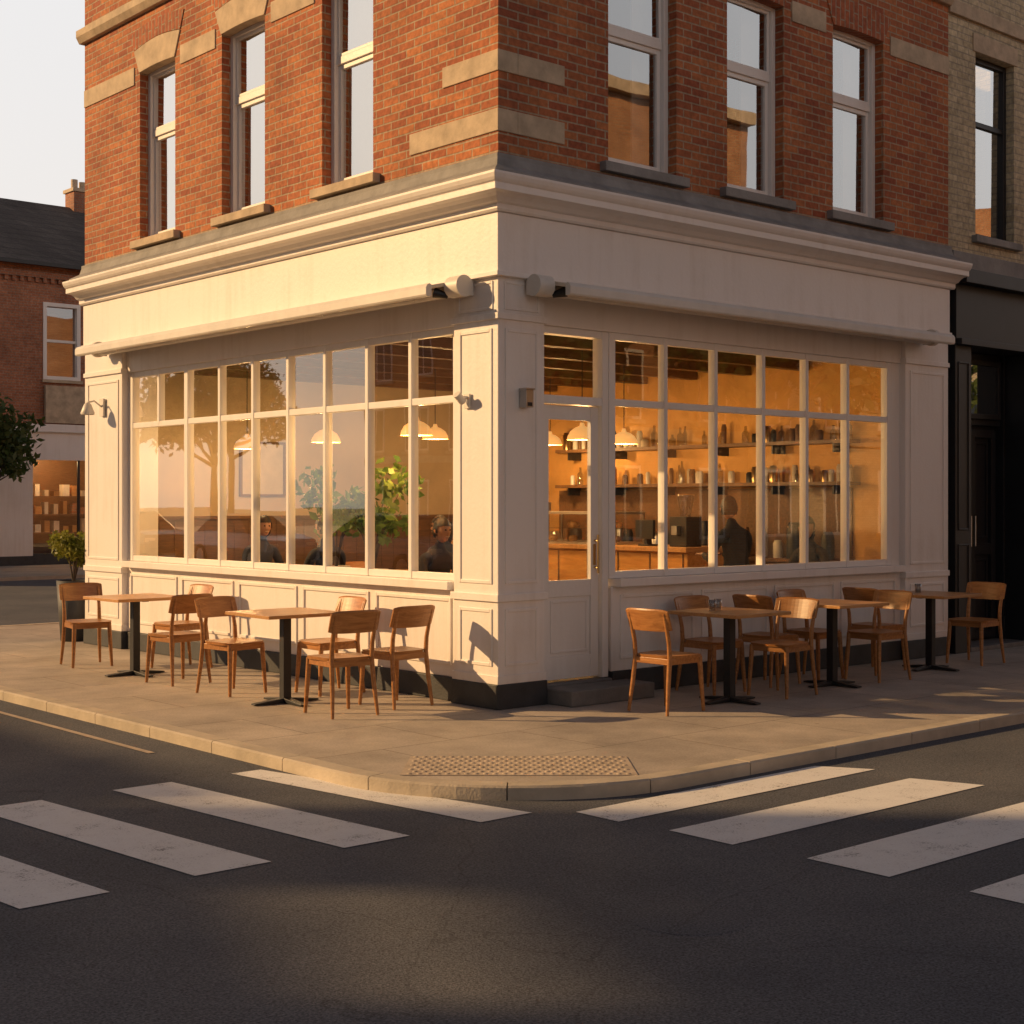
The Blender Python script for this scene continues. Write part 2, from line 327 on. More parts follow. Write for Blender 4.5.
def pane(mb,side,u0,u1,z0,z1,d,k='glass',tilt=.0015):
    r=lambda: d+random.uniform(-tilt,tilt)
    a,b,c=r(),r(),r(); e=a+c-b
    pts=[(u0,a,z0),(u1,b,z0),(u1,c,z1),(u0,e,z1)]
    if side=='L': mb.add([(p[1],p[0],p[2]) for p in pts],[(3,2,1,0)],k)
    else: mb.add(pts,[(0,1,2,3)],k)
def grid(fr,gl,side,us,z0,zt,z1,d0,d1,w,skip=(),thick=()):
    for i,u in enumerate(us):
        ww=w*1.7 if (i in thick or i==0 or i==len(us)-1) else w
        if i in skip: fr.sbox(side,u-ww/2,u+ww/2,d0+.003,d1-.003,zt,z1,'frame')
        else: fr.sbox(side,u-ww/2,u+ww/2,d0,d1,z0,z1,'frame')
    dm=(d0+d1)/2
    for i in range(len(us)-1):
        a,b=us[i],us[i+1]
        for z,h in ((z0,.06),(zt-.03,.06),(z1-.06,.06)):
            fr.sbox(side,a+.001,b-.001,d0+.006,d1-.006,z,z+h,'frame')
        pane(gl,side,a,b,zt+.02,z1-.02,dm)
    lo=[u for i,u in enumerate(us) if i not in skip]
    for a,b in zip(lo[:-1],lo[1:]): pane(gl,side,a,b,z0+.02,zt-.01,dm)

# ------------------------------------------------------------ corner building
XE,YE=6.47,7.45
B=empty('corner_cafe_building')
w=MB()
LW=[(1.69,2.49),(3.48,4.30),(5.27,6.07)]
RW=[(1.24,2.10),(2.79,3.62),(4.40,5.26)]
ZB,ZT,ZR=4.55,6.42,5.74
wall(w,'L',0,YE,4.40,10.6,[(a,b,ZB,ZT+.1) for a,b in LW]+[(a,b,7.9,9.7) for a,b in LW],0,.3,'brick')
wall(w,'R',.3,XE,4.40,10.6,[(a,b,ZB,ZT+.1) for a,b in RW]+[(a,b,7.9,9.7) for a,b in RW],0,.3,'brick')
w.box(.3,XE,YE-.3,YE,0,10.6,'brick')
w.box(XE-.3,XE-.001,.3,YE-.3,0,10.6,'brick')
w.build('brick_walls',B)
st=MB()
st.sweepL([(-.2,4.232),(.20,4.232),(.20,4.262),(.07,4.33),(.045,4.40),(.045,4.435),(-.2,4.435)],YE,XE,'greystone')
st.sweepL([(-.2,7.05),(.05,7.05),(.09,7.12),(.09,7.2),(-.2,7.22)],YE+.05,XE,'stone')
st.sweepL([(-.3,10.6),(.1,10.6),(.22,10.75),(.22,10.9),(-.3,10.95)],YE+.05,XE,'stone')
st.build('stone_courses',B,.006)
sd=MB()
for side,W,E in (('L',LW,YE),('R',RW,XE)):
    for i,(a,b) in enumerate(W):
        sd.sbox(side,a-.1,b+.1,-.075,.12,ZB-.085,ZB-.002,'stone' if side=='L' else 'greystone')
        arc=[]
        for j in range(9):
            t=j/8; arc.append((a-.0+(b-a)*t, ZT-.01+.015*math.sin(math.pi*t)))
        top=[]
        for j in range(9):
            t=j/8; top.append((b+.12-(b-a+.24)*t, ZT+.25+.05*math.sin(math.pi*t)))
        sd.prism(side,arc+top,-.014,.2,'stone' if side=='L' else 'brick_sold')
        if side=='L':
            top2=[(a-.12+(b-a+.24)*j/8,ZT+.255+.05*math.sin(math.pi*j/8)) for j in range(9)]
            o2=[(b+.2-(b-a+.4)*j/8,ZT+.45+.06*math.sin(math.pi*j/8)) for j in range(9)]
            sd.prism(side,top2+o2,-.01,.1,'brick_sold')
    edges=[0.0]+[x for ab in W for x in ab]+[E]
    for a,b in zip(edges[0::2],edges[1::2]):
        a2=a+(.12 if a>0 else 0); b2=b-(.12 if b<E else 0)
        if a==0: continue
        sd.sbox(side,a2,b2,-.012,.15,6.30,6.50,'stone')
sd.box(-.010,.15,-.010,LW[0][0]-.12,6.30,6.50,'stone'); sd.box(.152,RW[0][0]-.12,-.010,.15,6.30,6.50,'stone')
sd.box(-.012,.2,-.012,.70,5.10,5.27,'stone'); sd.box(.202,.72,-.012,.2,5.10,5.27,'stone')
sd.box(-.012,.2,-.012,1.15,4.62,4.80,'stone'); sd.box(.202,.72,-.012,.2,4.62,4.80,'stone')
sd.build('stone_dressings',B,.005)
fr=MB(); gl=MB(); rm=MB()
for side,W in (('L',LW),('R',RW)):
    for i,(a,b) in enumerate(W):
        for zb,zt,zr in ((ZB,ZT+.02,ZR),(7.9,9.7,9.0)):
            fr.frame(side,a,b,zb,zt,.055,.10,.20,'frame')
            fr.sbox(side,a+.055,b-.055,.125,.185,zr-.035,zr+.035,'frame')
            fr.frame(side,a+.055,b-.055,zr+.035,zt-.055,.03,.13,.16,'frame')
            fr.frame(side,a+.055,b-.055,zb+.055,zr-.035,.045,.145,.18,'frame')
            pane(gl,side,a+.06,b-.06,zr,zt-.03,.148,'glass_up',.004)
            pane(gl,side,a+.06,b-.06,zb+.03,zr,.168,'glass_up',.004)
            if side=='L': rm.sbox(side,a-.05,b+.05,.34,.345,zb-.05,zt+.05,'blind')
            else: rm.sbox(side,b-.22,b+.05,.34,.36,zb-.05,zt+.05,'curtain')
gl.build('upper_panes',B,recalc=False)
g=MB()
SILL,TR,HD=1.0,2.52,3.08
PC=.56
g.box(0,.50,0,PC,.2,3.5,'white')
g.box(0,.45,6.50,YE-.001,.2,3.5,'white')
g.box(5.66,XE-.001,0,.30,.2,3.5,'white')
g.box(.06,.26,PC,6.50,.2,.93,'white')
g.box(1.34,5.66,.06,.26,.2,.93,'white')
g.box(.05,.30,PC,6.50,HD+.04,3.5,'white')
g.box(.50,5.66,.05,.30,HD+.04,3.5,'white')
g.build('shopfront_walls',B,.006)
t=MB()
t.sweepL([(-.28,3.50),(.02,3.50),(.02,3.97),(-.28,3.97)],YE,XE,'white')
t.sweepL([(-.2,3.972),(.04,3.972),(.055,3.99),(.055,4.03),(.09,4.04),(.12,4.07),(.16,4.09),(.22,4.095),(.22,4.15),(.235,4.16),(.25,4.18),(.262,4.21),(.262,4.23),(-.2,4.23)],YE+.04,XE+.06,'white')
t.sweepL([(-.1,3.46),(.05,3.46),(.05,3.498),(-.1,3.498)],YE,XE,'white')
t.box(-.035,.28,PC+.04,6.46,.93,.998,'white'); t.box(1.36,5.62,-.035,.28,.93,.998,'white')
for (x0,x1,y0,y1) in ((0,.50,0,PC),(0,.45,6.50,YE),(5.66,XE,0,.30)):
    e=.022
    t.box(x0-e,x1+(e if x1<1 else -.003),y0-e,y1+(e if y1<2 else -.003),.86,.92,'white')
    t.box(x0-e,x1+(e if x1<1 else -.003),y0-e,y1+(e if y1<2 else -.003),3.12,3.17,'white')
    t.box(x0-.012,x1+(.012 if x1<1 else -.003),y0-.012,y1+(.012 if y1<2 else -.003),.2,.27,'white')
for z0,z1 in ((.34,.80),(1.0,3.05)):
    t.frame('R',.07,.43,z0,z1,.028,-.010,.01,'white'); t.frame('L',.07,.49,z0,z1,.028,-.010,.01,'white')
    t.frame('R',5.74,6.39,z0,z1,.028,-.010,.01,'white'); t.frame('L',6.58,7.37,z0,z1,.028,-.010,.01,'white')
t.frame('R',.06,.44,3.20,3.43,.022,-.010,.01,'white'); t.frame('L',.06,.50,3.20,3.43,.022,-.010,.01,'white')
n=5
for i in range(n):
    a=PC+.1+i*(6.50-PC-.1)/n; t.frame('L',a,a+(6.5-PC-.1)/n-.1,.30,.86,.03,.045,.07,'white')
n=4
for i in range(n):
    a=1.44+i*(5.66-1.44)/n; t.frame('R',a,a+(5.66-1.44)/n-.1,.30,.86,.03,.045,.07,'white')
t.build('mouldings',B,.004)
p=MB()
p.box(-.02,.52,-.02,PC+.02,0,.2,'plinth'); p.box(-.02,.47,6.48,YE,0,.2,'plinth'); p.box(5.64,XE,-.02,.3,0,.2,'plinth')
p.box(.04,.26,PC+.02,6.48,0,.2,'plinth'); p.box(1.34,5.64,.04,.26,0,.2,'plinth')
p.build('plinth',B,.008)
st2=MB(); st2.box(.525,1.5,-.30,.038,0,.13,'step'); st2.box(.525,1.335,.04,.3,0,.15,'step'); st2.build('door_step',B,.012)
lus=[.62,1.25,1.89,2.56,3.19,3.83,4.48,5.17,5.79,6.42]
gl2=MB()
grid(fr,gl2,'L',lus,SILL,TR,HD+.04,.07,.15,.045,skip=(8,),thick=(7,))
rus=[1.36,2.04,2.72,3.41,4.08,4.75,5.47]
grid(fr,gl2,'R',rus,SILL,TR,HD+.04,.07,.15,.045)
fr.box(.07,.15,.56,.583,SILL,HD+.04,'frame'); fr.box(.07,.15,6.458,6.50,SILL,HD+.04,'frame')
fr.box(5.508,5.66,.07,.20,SILL-.01,HD+.04,'frame')
fr.box(.50,.56,.08,.2,.155,HD+.04,'frame'); fr.box(1.25,1.322,.08,.2,.155,HD+.04,'frame')
fr.box(.56,1.25,.085,.195,2.48,2.55,'frame'); fr.box(.56,1.25,.085,.195,HD-.02,HD+.04,'frame')
pane(gl2,'R',.56,1.25,2.55,HD,.14)
d=MB()
d.box(.57,.66,.12,.165,.17,2.47,'frame'); d.box(1.15,1.24,.12,.165,.17,2.47,'frame')
d.box(.66,1.15,.123,.162,.17,.36,'frame'); d.box(.66,1.15,.123,.162,.86,1.0,'frame'); d.box(.66,1.15,.123,.162,2.35,2.47,'frame')
d.box(.66,1.15,.135,.155,.36,.86,'frame'); d.frame('R',.69,1.12,.39,.83,.02,.127,.134,'frame')
d.tube([(1.19,.07,1.05),(1.19,.07,1.38)],.011,'brass',8); d.tube([(1.19,.12,1.1),(1.19,.07,1.1)],.008,'brass',8); d.tube([(1.19,.12,1.33),(1.19,.07,1.33)],.008,'brass',8)
d.box(1.175,1.205,.112,.12,1.12,1.3,'brass')
d.build('door',B,.004)
pane(gl2,'R',.66,1.15,1.0,2.35,.145)
fr.build('window_frames',B,.004); gl2.build('shopfront_panes',B,recalc=False)
rm.box(.27,XE-.31,.27,YE-.31,.08,.12,'intfloor')
rm.box(.31,XE-.31,.31,YE-.31,3.32,3.40,'ceil')
for i in range(8): rm.box(.4,XE-.35,.75+i*.85,.87+i*.85,3.18,3.319,'shelfwood')
rm.box(XE-.33,XE-.302,.31,YE-.33,.12,3.32,'plaster'); rm.box(.31,XE-.33,YE-.33,YE-.302,.12,3.32,'plaster2')
rm.box(.30,XE-.31,.30,YE-.31,4.30,4.36,'intfloor'); rm.box(.31,XE-.31,.31,YE-.31,7.3,7.4,'plaster2'); rm.box(0.3,XE-.3,.3,YE-.3,10.4,10.5,'dark')
rm.box(.31,XE-.31,3.6,3.7,4.36,7.3,'plaster2'); rm.box(3.0,3.1,.31,3.6,4.36,7.3,'plaster2')
rm.build('interior_shell',B)

def awning(side,u0,u1):
    e=empty('retractable_awning'); a=MB()
    a.extr(side,[(-.03,3.475),(-.355,3.40),(-.355,3.375),(-.03,3.435)],u0,u1,'awning')
    a.extr(side,[(-.357,3.305),(-.357,3.40),(-.375,3.412),(-.40,3.40),(-.415,3.375),(-.415,3.32),(-.405,3.305)],u0-.02,u1+.02,'awnmetal')
    P=lambda u,dd,z:(dd,u,z) if side=='L' else (u,dd,z)
    a.tube([P(u0,-.11,3.375),P(u1,-.11,3.375)],.048,'awnmetal',14)
    for ua,ub in ((u0-.16,u0),(u1,u1+.06)):
        a.tube([P(ua,-.13,3.40),P(ub,-.13,3.40)],.088,'awnmetal',24)
        a.sbox(side,min(ua,ub)+.02,max(ua,ub)-.01,-.10,-.022,3.33,3.455,'awnmetal')
    for k in range(5):
        ub=u0+.5+k*(u1-u0-1)/4
        a.tube([P(ub,-.06,3.35),P(ub,-.34,3.345)],.012,'awnmetal',8)
    a.tube([P(u0+.02,-.16,3.33),P(u0+.10,-.24,3.36)],[.022,.045],'blackmetal',14)
    a.build('awning_parts',e,.003)
    return e
awning('L',.42,6.8); awning('R',.42,5.92)
f=MB(); f.box(-.025,-.01,.33,.40,2.42,2.54,'awnmetal'); f.box(-.10,-.025,.35,.38,2.5,2.52,'awnmetal'); f.tube([(-.13,.365,2.53),(-.06,.365,2.47)],.033,'awnmetal',14); f.build('security_camera',None,.003)
f=MB(); f.box(.22,.30,-.09,-.01,2.42,2.56,'chrome'); f.box(.235,.285,-.094,-.09,2.43,2.46,'blackmetal'); f.box(.21,.31,-.10,-.01,2.56,2.575,'chrome'); f.build('wall_light',None,.004)
f=MB(); f.tube([(-.02,6.95,2.75),(-.12,6.95,2.82),(-.2,6.95,2.8)],.010,'awnmetal',8); f.lathe((-.2,6.95,2.66),[(.015,.14),(.04,.12),(.08,.02),(.075,.0)],'awnmetal',16); f.box(-.035,-.012,6.9,7.0,2.65,2.85,'awnmetal'); f.build('barn_wall_lamp',None)

# ------------------------------------------------------------ cream neighbour with black shopfront
E2=empty('cream_brick_building')
c=MB()
X0,X1=XE+.01,13.0
CW=[(7.05,7.87),(9.0,9.85),(11,11.85)]
wall(c,'R',X0,X1,4.40,10.2,[(a,b,4.63,6.68) for a,b in CW]+[(a,b,7.9,9.6) for a,b in CW],.02,.32,'cream')
c.box(X0,X1,YE-.3,YE,0,10.2,'cream'); c.box(X1-.3,X1,.32,YE-.3,0,10.2,'cream')
c.build('brick_walls',E2)
k=MB(); k.box(X0,X1+.05,-.06,.3,4.2,4.40,'greystone'); k.box(X0,X1+.05,-.02,.3,7.0,7.15,'stone'); k.box(X0,X1+.1,-.12,.35,10.2,10.45,'stone')
k.box(X0+.1,X1,-.03,.3,3.45,4.05,'black'); k.box(X0+.1,X1,-.16,.3,4.05,4.2,'black'); k.box(X0+.1,X1,-.10,.3,3.38,3.45,'black')
for a,b in CW:
    k.box(a-.08,b+.08,-.05,.1,4.55,4.628,'greystone'); k.box(a-.06,b+.06,.005,.1,6.682,6.88,'stone')
    for zb,zt,zr in ((4.63,6.68,5.93),(7.9,9.6,8.9)):
        k.frame('R',a,b,zb,zt,.06,.12,.2,'black'); k.box(a+.06,b-.06,.13,.19,zr-.03,zr+.03,'black')
k.box(X0+.1,X0+.42,-.02,.3,0,3.38,'black'); k.box(8.15,8.45,-.02,.3,0,3.38,'black')
k.box(8.45,X1,.05,.25,0,.6,'black')
for u in (9.5,10.6,11.7,12.85): k.box(u,u+.08,.06,.2,.6,3.38,'black')
k.frame('R',X0+.15,X0+.37,.3,1.2,.02,-.03,-.02,'black'); k.frame('R',X0+.15,X0+.37,1.35,3.2,.02,-.03,-.02,'black')
# entrance recess with panelled double door
k.box(X0+.42,8.15,.35,.45,2.55,3.38,'black'); k.frame('R',X0+.5,8.07,2.62,3.30,.06,.30,.35,'black')
k.box(X0+.42,8.15,.42,.46,0.05,2.55,'black'); k.box(X0+.42,8.15,-.02,.42,0,.05,'step')
for a,b in ((X0+.5,7.5),(7.53,8.07)):
    k.frame('R',a,b,.08,2.5,.09,.37,.42,'black'); k.box(a+.09,b-.09,.38,.42,1.05,1.18,'black')
    k.frame('R',a+.13,b-.13,.22,1.0,.025,.395,.418,'black'); k.frame('R',a+.13,b-.13,1.24,2.36,.025,.395,.418,'black')
k.tube([(7.47,.33,1.15),(7.47,.33,1.5)],.012,'chrome'); k.tube([(7.56,.33,1.15),(7.56,.33,1.5)],.012,'chrome')
k.box(X0+.42,X0+.44,.3,.42,.05,3.38,'black'); k.box(8.13,8.15,.3,.42,.05,3.38,'black'); k.box(X0,X1,.32,3,3.45,3.5,'dark')
k.build('shopfront_and_trim',E2,.005)
k=MB()
for a,b in CW:
    for zb,zt,zr in ((4.63,6.68,5.93),(7.9,9.6,8.9)):
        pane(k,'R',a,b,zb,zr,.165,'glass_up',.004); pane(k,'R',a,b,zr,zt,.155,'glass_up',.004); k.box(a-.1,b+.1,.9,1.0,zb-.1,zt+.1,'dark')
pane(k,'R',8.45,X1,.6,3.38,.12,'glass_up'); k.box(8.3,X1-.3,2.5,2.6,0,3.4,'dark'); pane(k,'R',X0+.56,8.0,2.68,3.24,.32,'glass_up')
k.build('panes',E2,recalc=False)
k=MB(); k.box(X1+.06,26,.0,8,0,9.4,'oppbrick'); k.box(X1+.12,26,-.15,.3,9.402,9.7,'stone')
for i in range(4):
    for z in (1.0,4.4,7.2):
        a=14+i*3; k.frame('R',a,a+1.2,z,z+1.8,.08,-.03,.0,'frame'); k.box(a+.08,a+1.12,-.012,-.002,z+.08,z+1.72,'black')
k.build('brick_terrace_house')

# ------------------------------------------------------------ ground, roads
RZ=-.08
def sheet(name,pts,z,k):
    m=MB(); m.add([(x,y,z) for x,y in pts],[tuple(range(len(pts)))],k); o=m.build(name,recalc=False); return o
sheet('road',[(-400,-400),(400,-400),(400,400),(-400,400)],RZ,'asphalt')
def arcpts(cx,cy,r,a0,a1,n=14): return [(cx+r*math.cos(math.radians(a0+(a1-a0)*i/n)),cy+r*math.sin(math.radians(a0+(a1-a0)*i/n))) for i in range(n+1)]
def pavement(name,path,width=.14):
    P=[Vector((x,y)) for x,y in path]; inn=[]
    for i,p in enumerate(P):
        t=(P[min(i+1,len(P)-1)]-P[max(i-1,0)]).normalized(); n_=Vector((-t.y,t.x)); inn.append(p+n_*width)
    e=empty(name)
    m=MB(); pl=[(p.x,p.y,0.0) for p in inn]
    m.add(pl,[tuple(range(len(pl)))],'paving'); m.build('paving',e,recalc=False)
    cum=[0]
    for a,b in zip(P[:-1],P[1:]): cum.append(cum[-1]+(b-a).length)
    def at(seq,s):
        for i in range(len(cum)-1):
            if s<=cum[i+1] or i==len(cum)-2:
                return seq[i].lerp(seq[i+1],(s-cum[i])/(cum[i+1]-cum[i]))
    kb=MB(); tot=cum[-1]; s=0
    while s<tot-.01:
        e1=min(s+.9,tot); n=6; h=.004+random.uniform(-.001,.002)
        ss=[s+.004+(e1-s-.008)*i/n for i in range(n+1)]
        vs=[]
        for q in ss:
            a=at(P,q); b=at(inn,q); vs+=[(a.x,a.y,RZ-.02),(a.x,a.y,h-.012),(a.x+(b.x-a.x)*.09,a.y+(b.y-a.y)*.09,h),(b.x,b.y,h),(b.x,b.y,RZ-.02)]
        fs=[tuple(range(5)),tuple(range(n*5+4,n*5-1,-1))]
        for i in range(n):
            for j in range(5): fs.append((i*5+j,i*5+(j+1)%5,(i+1)*5+(j+1)%5,(i+1)*5+j))
        kb.add(vs,fs,'kerb'); s=e1
    kb.build('kerb_stones',e)
    return e
path=[(60,10.5),(20,10.5),(1.0,10.5)]+arcpts(-.5,8.5,2,90,180,8)+[(-2.5,4),(-2.5,1)]+arcpts(-1.0,-1.35,1.5,180,270,16)+[(4,-2.85),(20,-2.85),(60,-2.85)]
pavement('pavement',path)
def simplepave(x0,x1,y0,y1):
    m=MB(); m.box(x0,x1,y0,y1,RZ-.02,0,'kerb'); m.add([(x0+.15,y0+.15,.004),(x1-.15,y0+.15,.004),(x1-.15,y1-.15,.004),(x0+.15,y1-.15,.004)],[(0,1,2,3)],'paving'); m.build('pavement')
simplepave(-60,-16,-12,80); simplepave(-2,120,-40,-14); simplepave(-4,120,23,60); simplepave(-60,-16,-60,-22)
camx,camy=-7.646,-8.856
def rp(x,y,s=.983): return (camx+(x-camx)*s,camy+(y-camy)*s)
zc=MB()
for kx in range(9):
    xn=-2.08-.85*kx; a=[(xn,-2.68),(xn-.42,-2.68),(xn-.62,-.5),(xn-.22,-.5)]
    if kx==0: a=[(-2.06,-2.68),(-2.44,-2.68),(-2.72,-.5),(-2.50,-.5)]
    zc.add([(*rp(*q),RZ+.004) for q in a],[(0,3,2,1)],'roadpaint')
for ky in range(9):
    yn=[-2.83,-3.50,-4.37,-5.24][ky] if ky<4 else -5.24-.87*(ky-3)
    wd=[.34,.44,.48][ky] if ky<3 else .48
    a=[(-1.86+.05*ky,yn),(-1.86+.05*ky,yn-wd),(.55+.05*ky,yn-wd),(.35+.1*ky,yn)]
    zc.add([(*rp(*q),RZ+.004) for q in a],[(0,1,2,3)],'roadpaint')
zc.build('zebra_crossing',recalc=False)
el=MB()
el.add([(x,y,RZ+.004) for x,y in ((-2.84,.4),(-2.79,.4),(-2.79,60),(-2.84,60))],[(0,1,2,3)],'tactile')
el.add([(x,y,RZ+.004) for x,y in ((2.8,-3.27),(60,-3.27),(60,-3.2),(2.8,-3.2))],[(0,1,2,3)],'tactile')
el.build('road_edge_line',recalc=False)
tp=MB(); ax=Vector((.7507,-.6606)); ay=Vector((.6606,.7507)); c0=Vector((-1.53,-1.97))
hw,hd=.70,.33
def tpt(a,b,z): q=c0+ax*a+ay*b; return (q.x,q.y,z)
vs=[tpt(-hw-.02,-hd,.0),tpt(hw+.02,-hd,0),tpt(hw,hd,0),tpt(-hw,hd,0)]
vs+=[(a,b,.005) for a,b,_ in vs]
tp.add(vs,[(4,5,6,7),(0,1,5,4),(1,2,6,5),(2,3,7,6),(3,0,4,7)],'tactile')
for j in range(9):
    for i in range(24):
        off=.5 if j%2 else 0
        if i==23 and off: continue
        q=tpt(-hw+.035+(i+off)*(2*hw-.07)/23,-hd+.035+j*(2*hd-.07)/8,.005)
        tp.lathe(q,[(.018,0),(.014,.004),(.008,.0058),(.0005,.006)],'tactile',8)
tp.build('tactile_paving')
mh=MB(); mh.lathe((-3.05,-4.75,RZ),[(.001,.003),(.22,.003),(.225,.002),(.235,.003),(.25,.003),(.255,.0)],'asphalt',40)
mh.build('manhole_cover')

# ------------------------------------------------------------ chairs & tables
def chair_mesh():
    m=MB()
    nx,ny=10,10; top=[];bot=[]
    for j in range(ny+1):
        for i in range(nx+1):
            u=i/nx*2-1; v=j/ny*2-1
            wv=.205+.015*v
            r=(abs(u)**5+abs(v)**5)**.2; mx=max(abs(u),abs(v)); s_=mx/r if r>0 else 1
            x=u*wv*s_; y=v*.205*s_
            dish=-.010*(1-u*u)*(1-v*v)-.006*max(0,v-.6)**2*6
            top.append((x,y,.455+dish)); bot.append((x*.97,y*.97,.43))
    fs=[(j*(nx+1)+i,j*(nx+1)+i+1,(j+1)*(nx+1)+i+1,(j+1)*(nx+1)+i) for j in range(ny) for i in range(nx)]
    m.add(top,fs,'chairwood',True); m.add(bot,[f[::-1] for f in fs],'chairwood',True)
    ring=[i for i in range(nx+1)]+[j*(nx+1)+nx for j in range(1,ny+1)]+[ny*(nx+1)+i for i in range(nx-1,-1,-1)]+[j*(nx+1) for j in range(ny-1,0,-1)]
    n=len(ring); m.add([top[i] for i in ring]+[bot[i] for i in ring],[(i,(i+1)%n,n+(i+1)%n,n+i) for i in range(n)],'chairwood',True)
    for sx in (-1,1):
        m.tube([(sx*.175,.175,.435),(sx*.182,.185,.25),(sx*.195,.20,0)],[.021,.020,.014],'chairwood',10)
        m.tube([(sx*.20,-.245,0),(sx*.185,-.215,.22),(sx*.178,-.19,.44),(sx*.178,-.20,.56),(sx*.18,-.235,.70),(sx*.18,-.262,.79)],[.013,.018,.020,.018,.016,.012],'chairwood',10)
    m.box(-.165,.165,.165,.185,.385,.432,'chairwood'); m.box(-.165,.165,-.20,-.18,.385,.432,'chairwood')
    for sx in (-1,1): m.box(sx*.175-.009,sx*.175+.009,-.18,.165,.385,.432,'chairwood')
    nn=12; fa=[]
    for i in range(nn+1):
        u=i/nn*2-1; x=u*.218; bow=-.040*(1-u*u)
        ed=.014*abs(u)**6
        y0=-.195+bow; y1=-.238+bow
        fa.append([(x,y0-.004,.645+ed),(x,y0-.018,.645+ed),(x,y1-.024,.81-ed),(x,y1-.018,.825-ed),(x,y1-.006,.81-ed)])
    vs=[p for r in fa for p in r]; k=5; fs=[]
    for i in range(nn):
        for j in range(k): fs.append((i*k+j,i*k+(j+1)%k,(i+1)*k+(j+1)%k,(i+1)*k+j))
    fs+= [tuple(range(k)),tuple(range(nn*k+k-1,nn*k-1,-1))]
    m.add(vs,fs,'chairwood',False)
    return m
_c=chair_mesh().build('wooden_chair',None,.003); CH=_c.data; bpy.data.objects.remove(_c)
def table_mesh():
    m=MB(); m.box(-.36,.36,-.36,.36,.722,.75,'tablewood')
    m.box(-.22,.22,-.03,.03,.708,.7215,'blackmetal'); m.box(-.03,.03,-.22,.22,.7075,.7213,'blackmetal')
    m.box(-.036,.036,-.036,.036,.03,.707,'blackmetal')
    for a in (0,math.pi/2):
        c_,s_=math.cos(a),math.sin(a)
        vs=[]
        pr=[(-.30,.002),(-.30,.014),(-.04,.04),(.04,.04),(.30,.014),(.30,.002)]
        for w_ in (-.034,.034):
            for (l,z) in pr: z2=z+(0.001 if a else 0); vs.append((l*c_-w_*s_,l*s_+w_*c_,z2))
        n=6; m.add(vs,[tuple(range(n)),tuple(range(2*n-1,n-1,-1))]+[(i,(i+1)%n,n+(i+1)%n,n+i) for i in range(n)],'blackmetal')
    return m
_c=table_mesh().build('cafe_table',None,.004); TB=_c.data; bpy.data.objects.remove(_c)
def place(name,me,x,y,ang,z=.004,bev=.003):
    o=bpy.data.objects.new(name,me); COL.objects.link(o); o.location=(x,y,z); o.rotation_euler=(0,0,math.radians(ang))
    b=o.modifiers.new('bevel','BEVEL'); b.width=bev; b.segments=2; b.limit_method='ANGLE'; b.angle_limit=math.radians(50); return o
for x,y,a in ((-1.04,5.18,170),(-1.05,3.30,4),(-.45,4.35,92),(-1.05,2.30,188),(-.42,1.78,88),(-1.07,.66,-5),(-.45,.78,3),
              (.98,-.93,-88),(2.40,-.93,94),(2.15,-.38,178),(2.95,-.36,-88),(3.95,-.82,86),(3.6,-.36,182),(4.62,-.36,-92),(5.90,-.66,92)):
    place('wooden_chair',CH,x,y,a)
for x,y,a in ((-1.05,4.12,1),(-1.05,1.47,-2),(1.76,-.90,1),(3.30,-.80,-1),(5.10,-.66,2)):
    place('cafe_table',TB,x,y,a)
def tumbler(x,y,z):
    m=MB(); m.lathe((x,y,z),[(.001,.002),(.028,.002),(.034,.09),(.032,.09),(.026,.008),(.001,.008)],'bottle',14); m.build('drinking_glass',recalc=False)
tumbler(1.66,-.80,.755); tumbler(1.80,-.74,.755); tumbler(5.05,-.55,.755)

# ------------------------------------------------------------ interior furniture
cn=empty('service_counter'); m=MB()
m.box(4.2,4.85,1.75,5.9,.12,1.12,'counterwood')
for i in range(9): m.box(4.19,4.2,1.80+i*.49,1.82+i*.49,.2,1.1,'shelfwood')
m.box(4.12,4.9,1.70,5.95,1.12,1.17,'tablewood')
m.build('counter_body',cn,.004)
m=MB()
m.box(4.25,4.75,2.9,4.3,1.17,1.2,'chrome'); m.box(4.25,4.75,2.9,4.3,1.52,1.55,'chrome'); m.box(4.25,4.75,2.9,4.3,1.35,1.36,'bottle')
for yy in (2.9,4.28): 
    for xx in (4.25,4.73): m.box(xx,xx+.02,yy,yy+.02,1.2,1.52,'chrome')
for i in range(10): m.lathe((4.4+.1*(i%3),3.0+.12*i,1.2 if i%2 else 1.362),[(.045,0),(.06,.03),(.05,.06),(.001,.07)],'tablewood',10)
m.build('display_case',cn)
m=MB(); pane(m,'L',2.9,4.3,1.2,1.52,4.245); m.build('case_glass',cn,recalc=False)
m=MB(); m.box(4.3,4.8,4.55,5.25,1.19,1.25,'chrome'); m.box(4.45,4.8,4.58,5.22,1.25,1.62,'blackmetal'); m.box(4.3,4.8,4.55,5.25,1.55,1.66,'chrome')
for yy in (4.75,5.05): m.tube([(4.38,yy,1.55),(4.38,yy,1.46)],.035,'chrome',12); m.tube([(4.38,yy,1.47),(4.24,yy,1.46)],.012,'blackmetal',8)
for i in range(6): m.lathe((4.55+.0,4.64+.1*i,1.665),[(.025,0),(.035,.05),(.03,.05),(.02,.01)],'ceramic',12)
m.build('espresso_machine',None,.004)
m=MB(); m.box(4.35,4.6,1.9,2.15,1.17,1.5,'blackmetal'); m.lathe((4.47,2.02,1.5),[(.06,0),(.1,.2),(.1,.24),(.001,.25)],'bottle',14); m.box(4.28,4.35,1.98,2.06,1.3,1.4,'chrome'); m.build('coffee_grinder',None,.004)
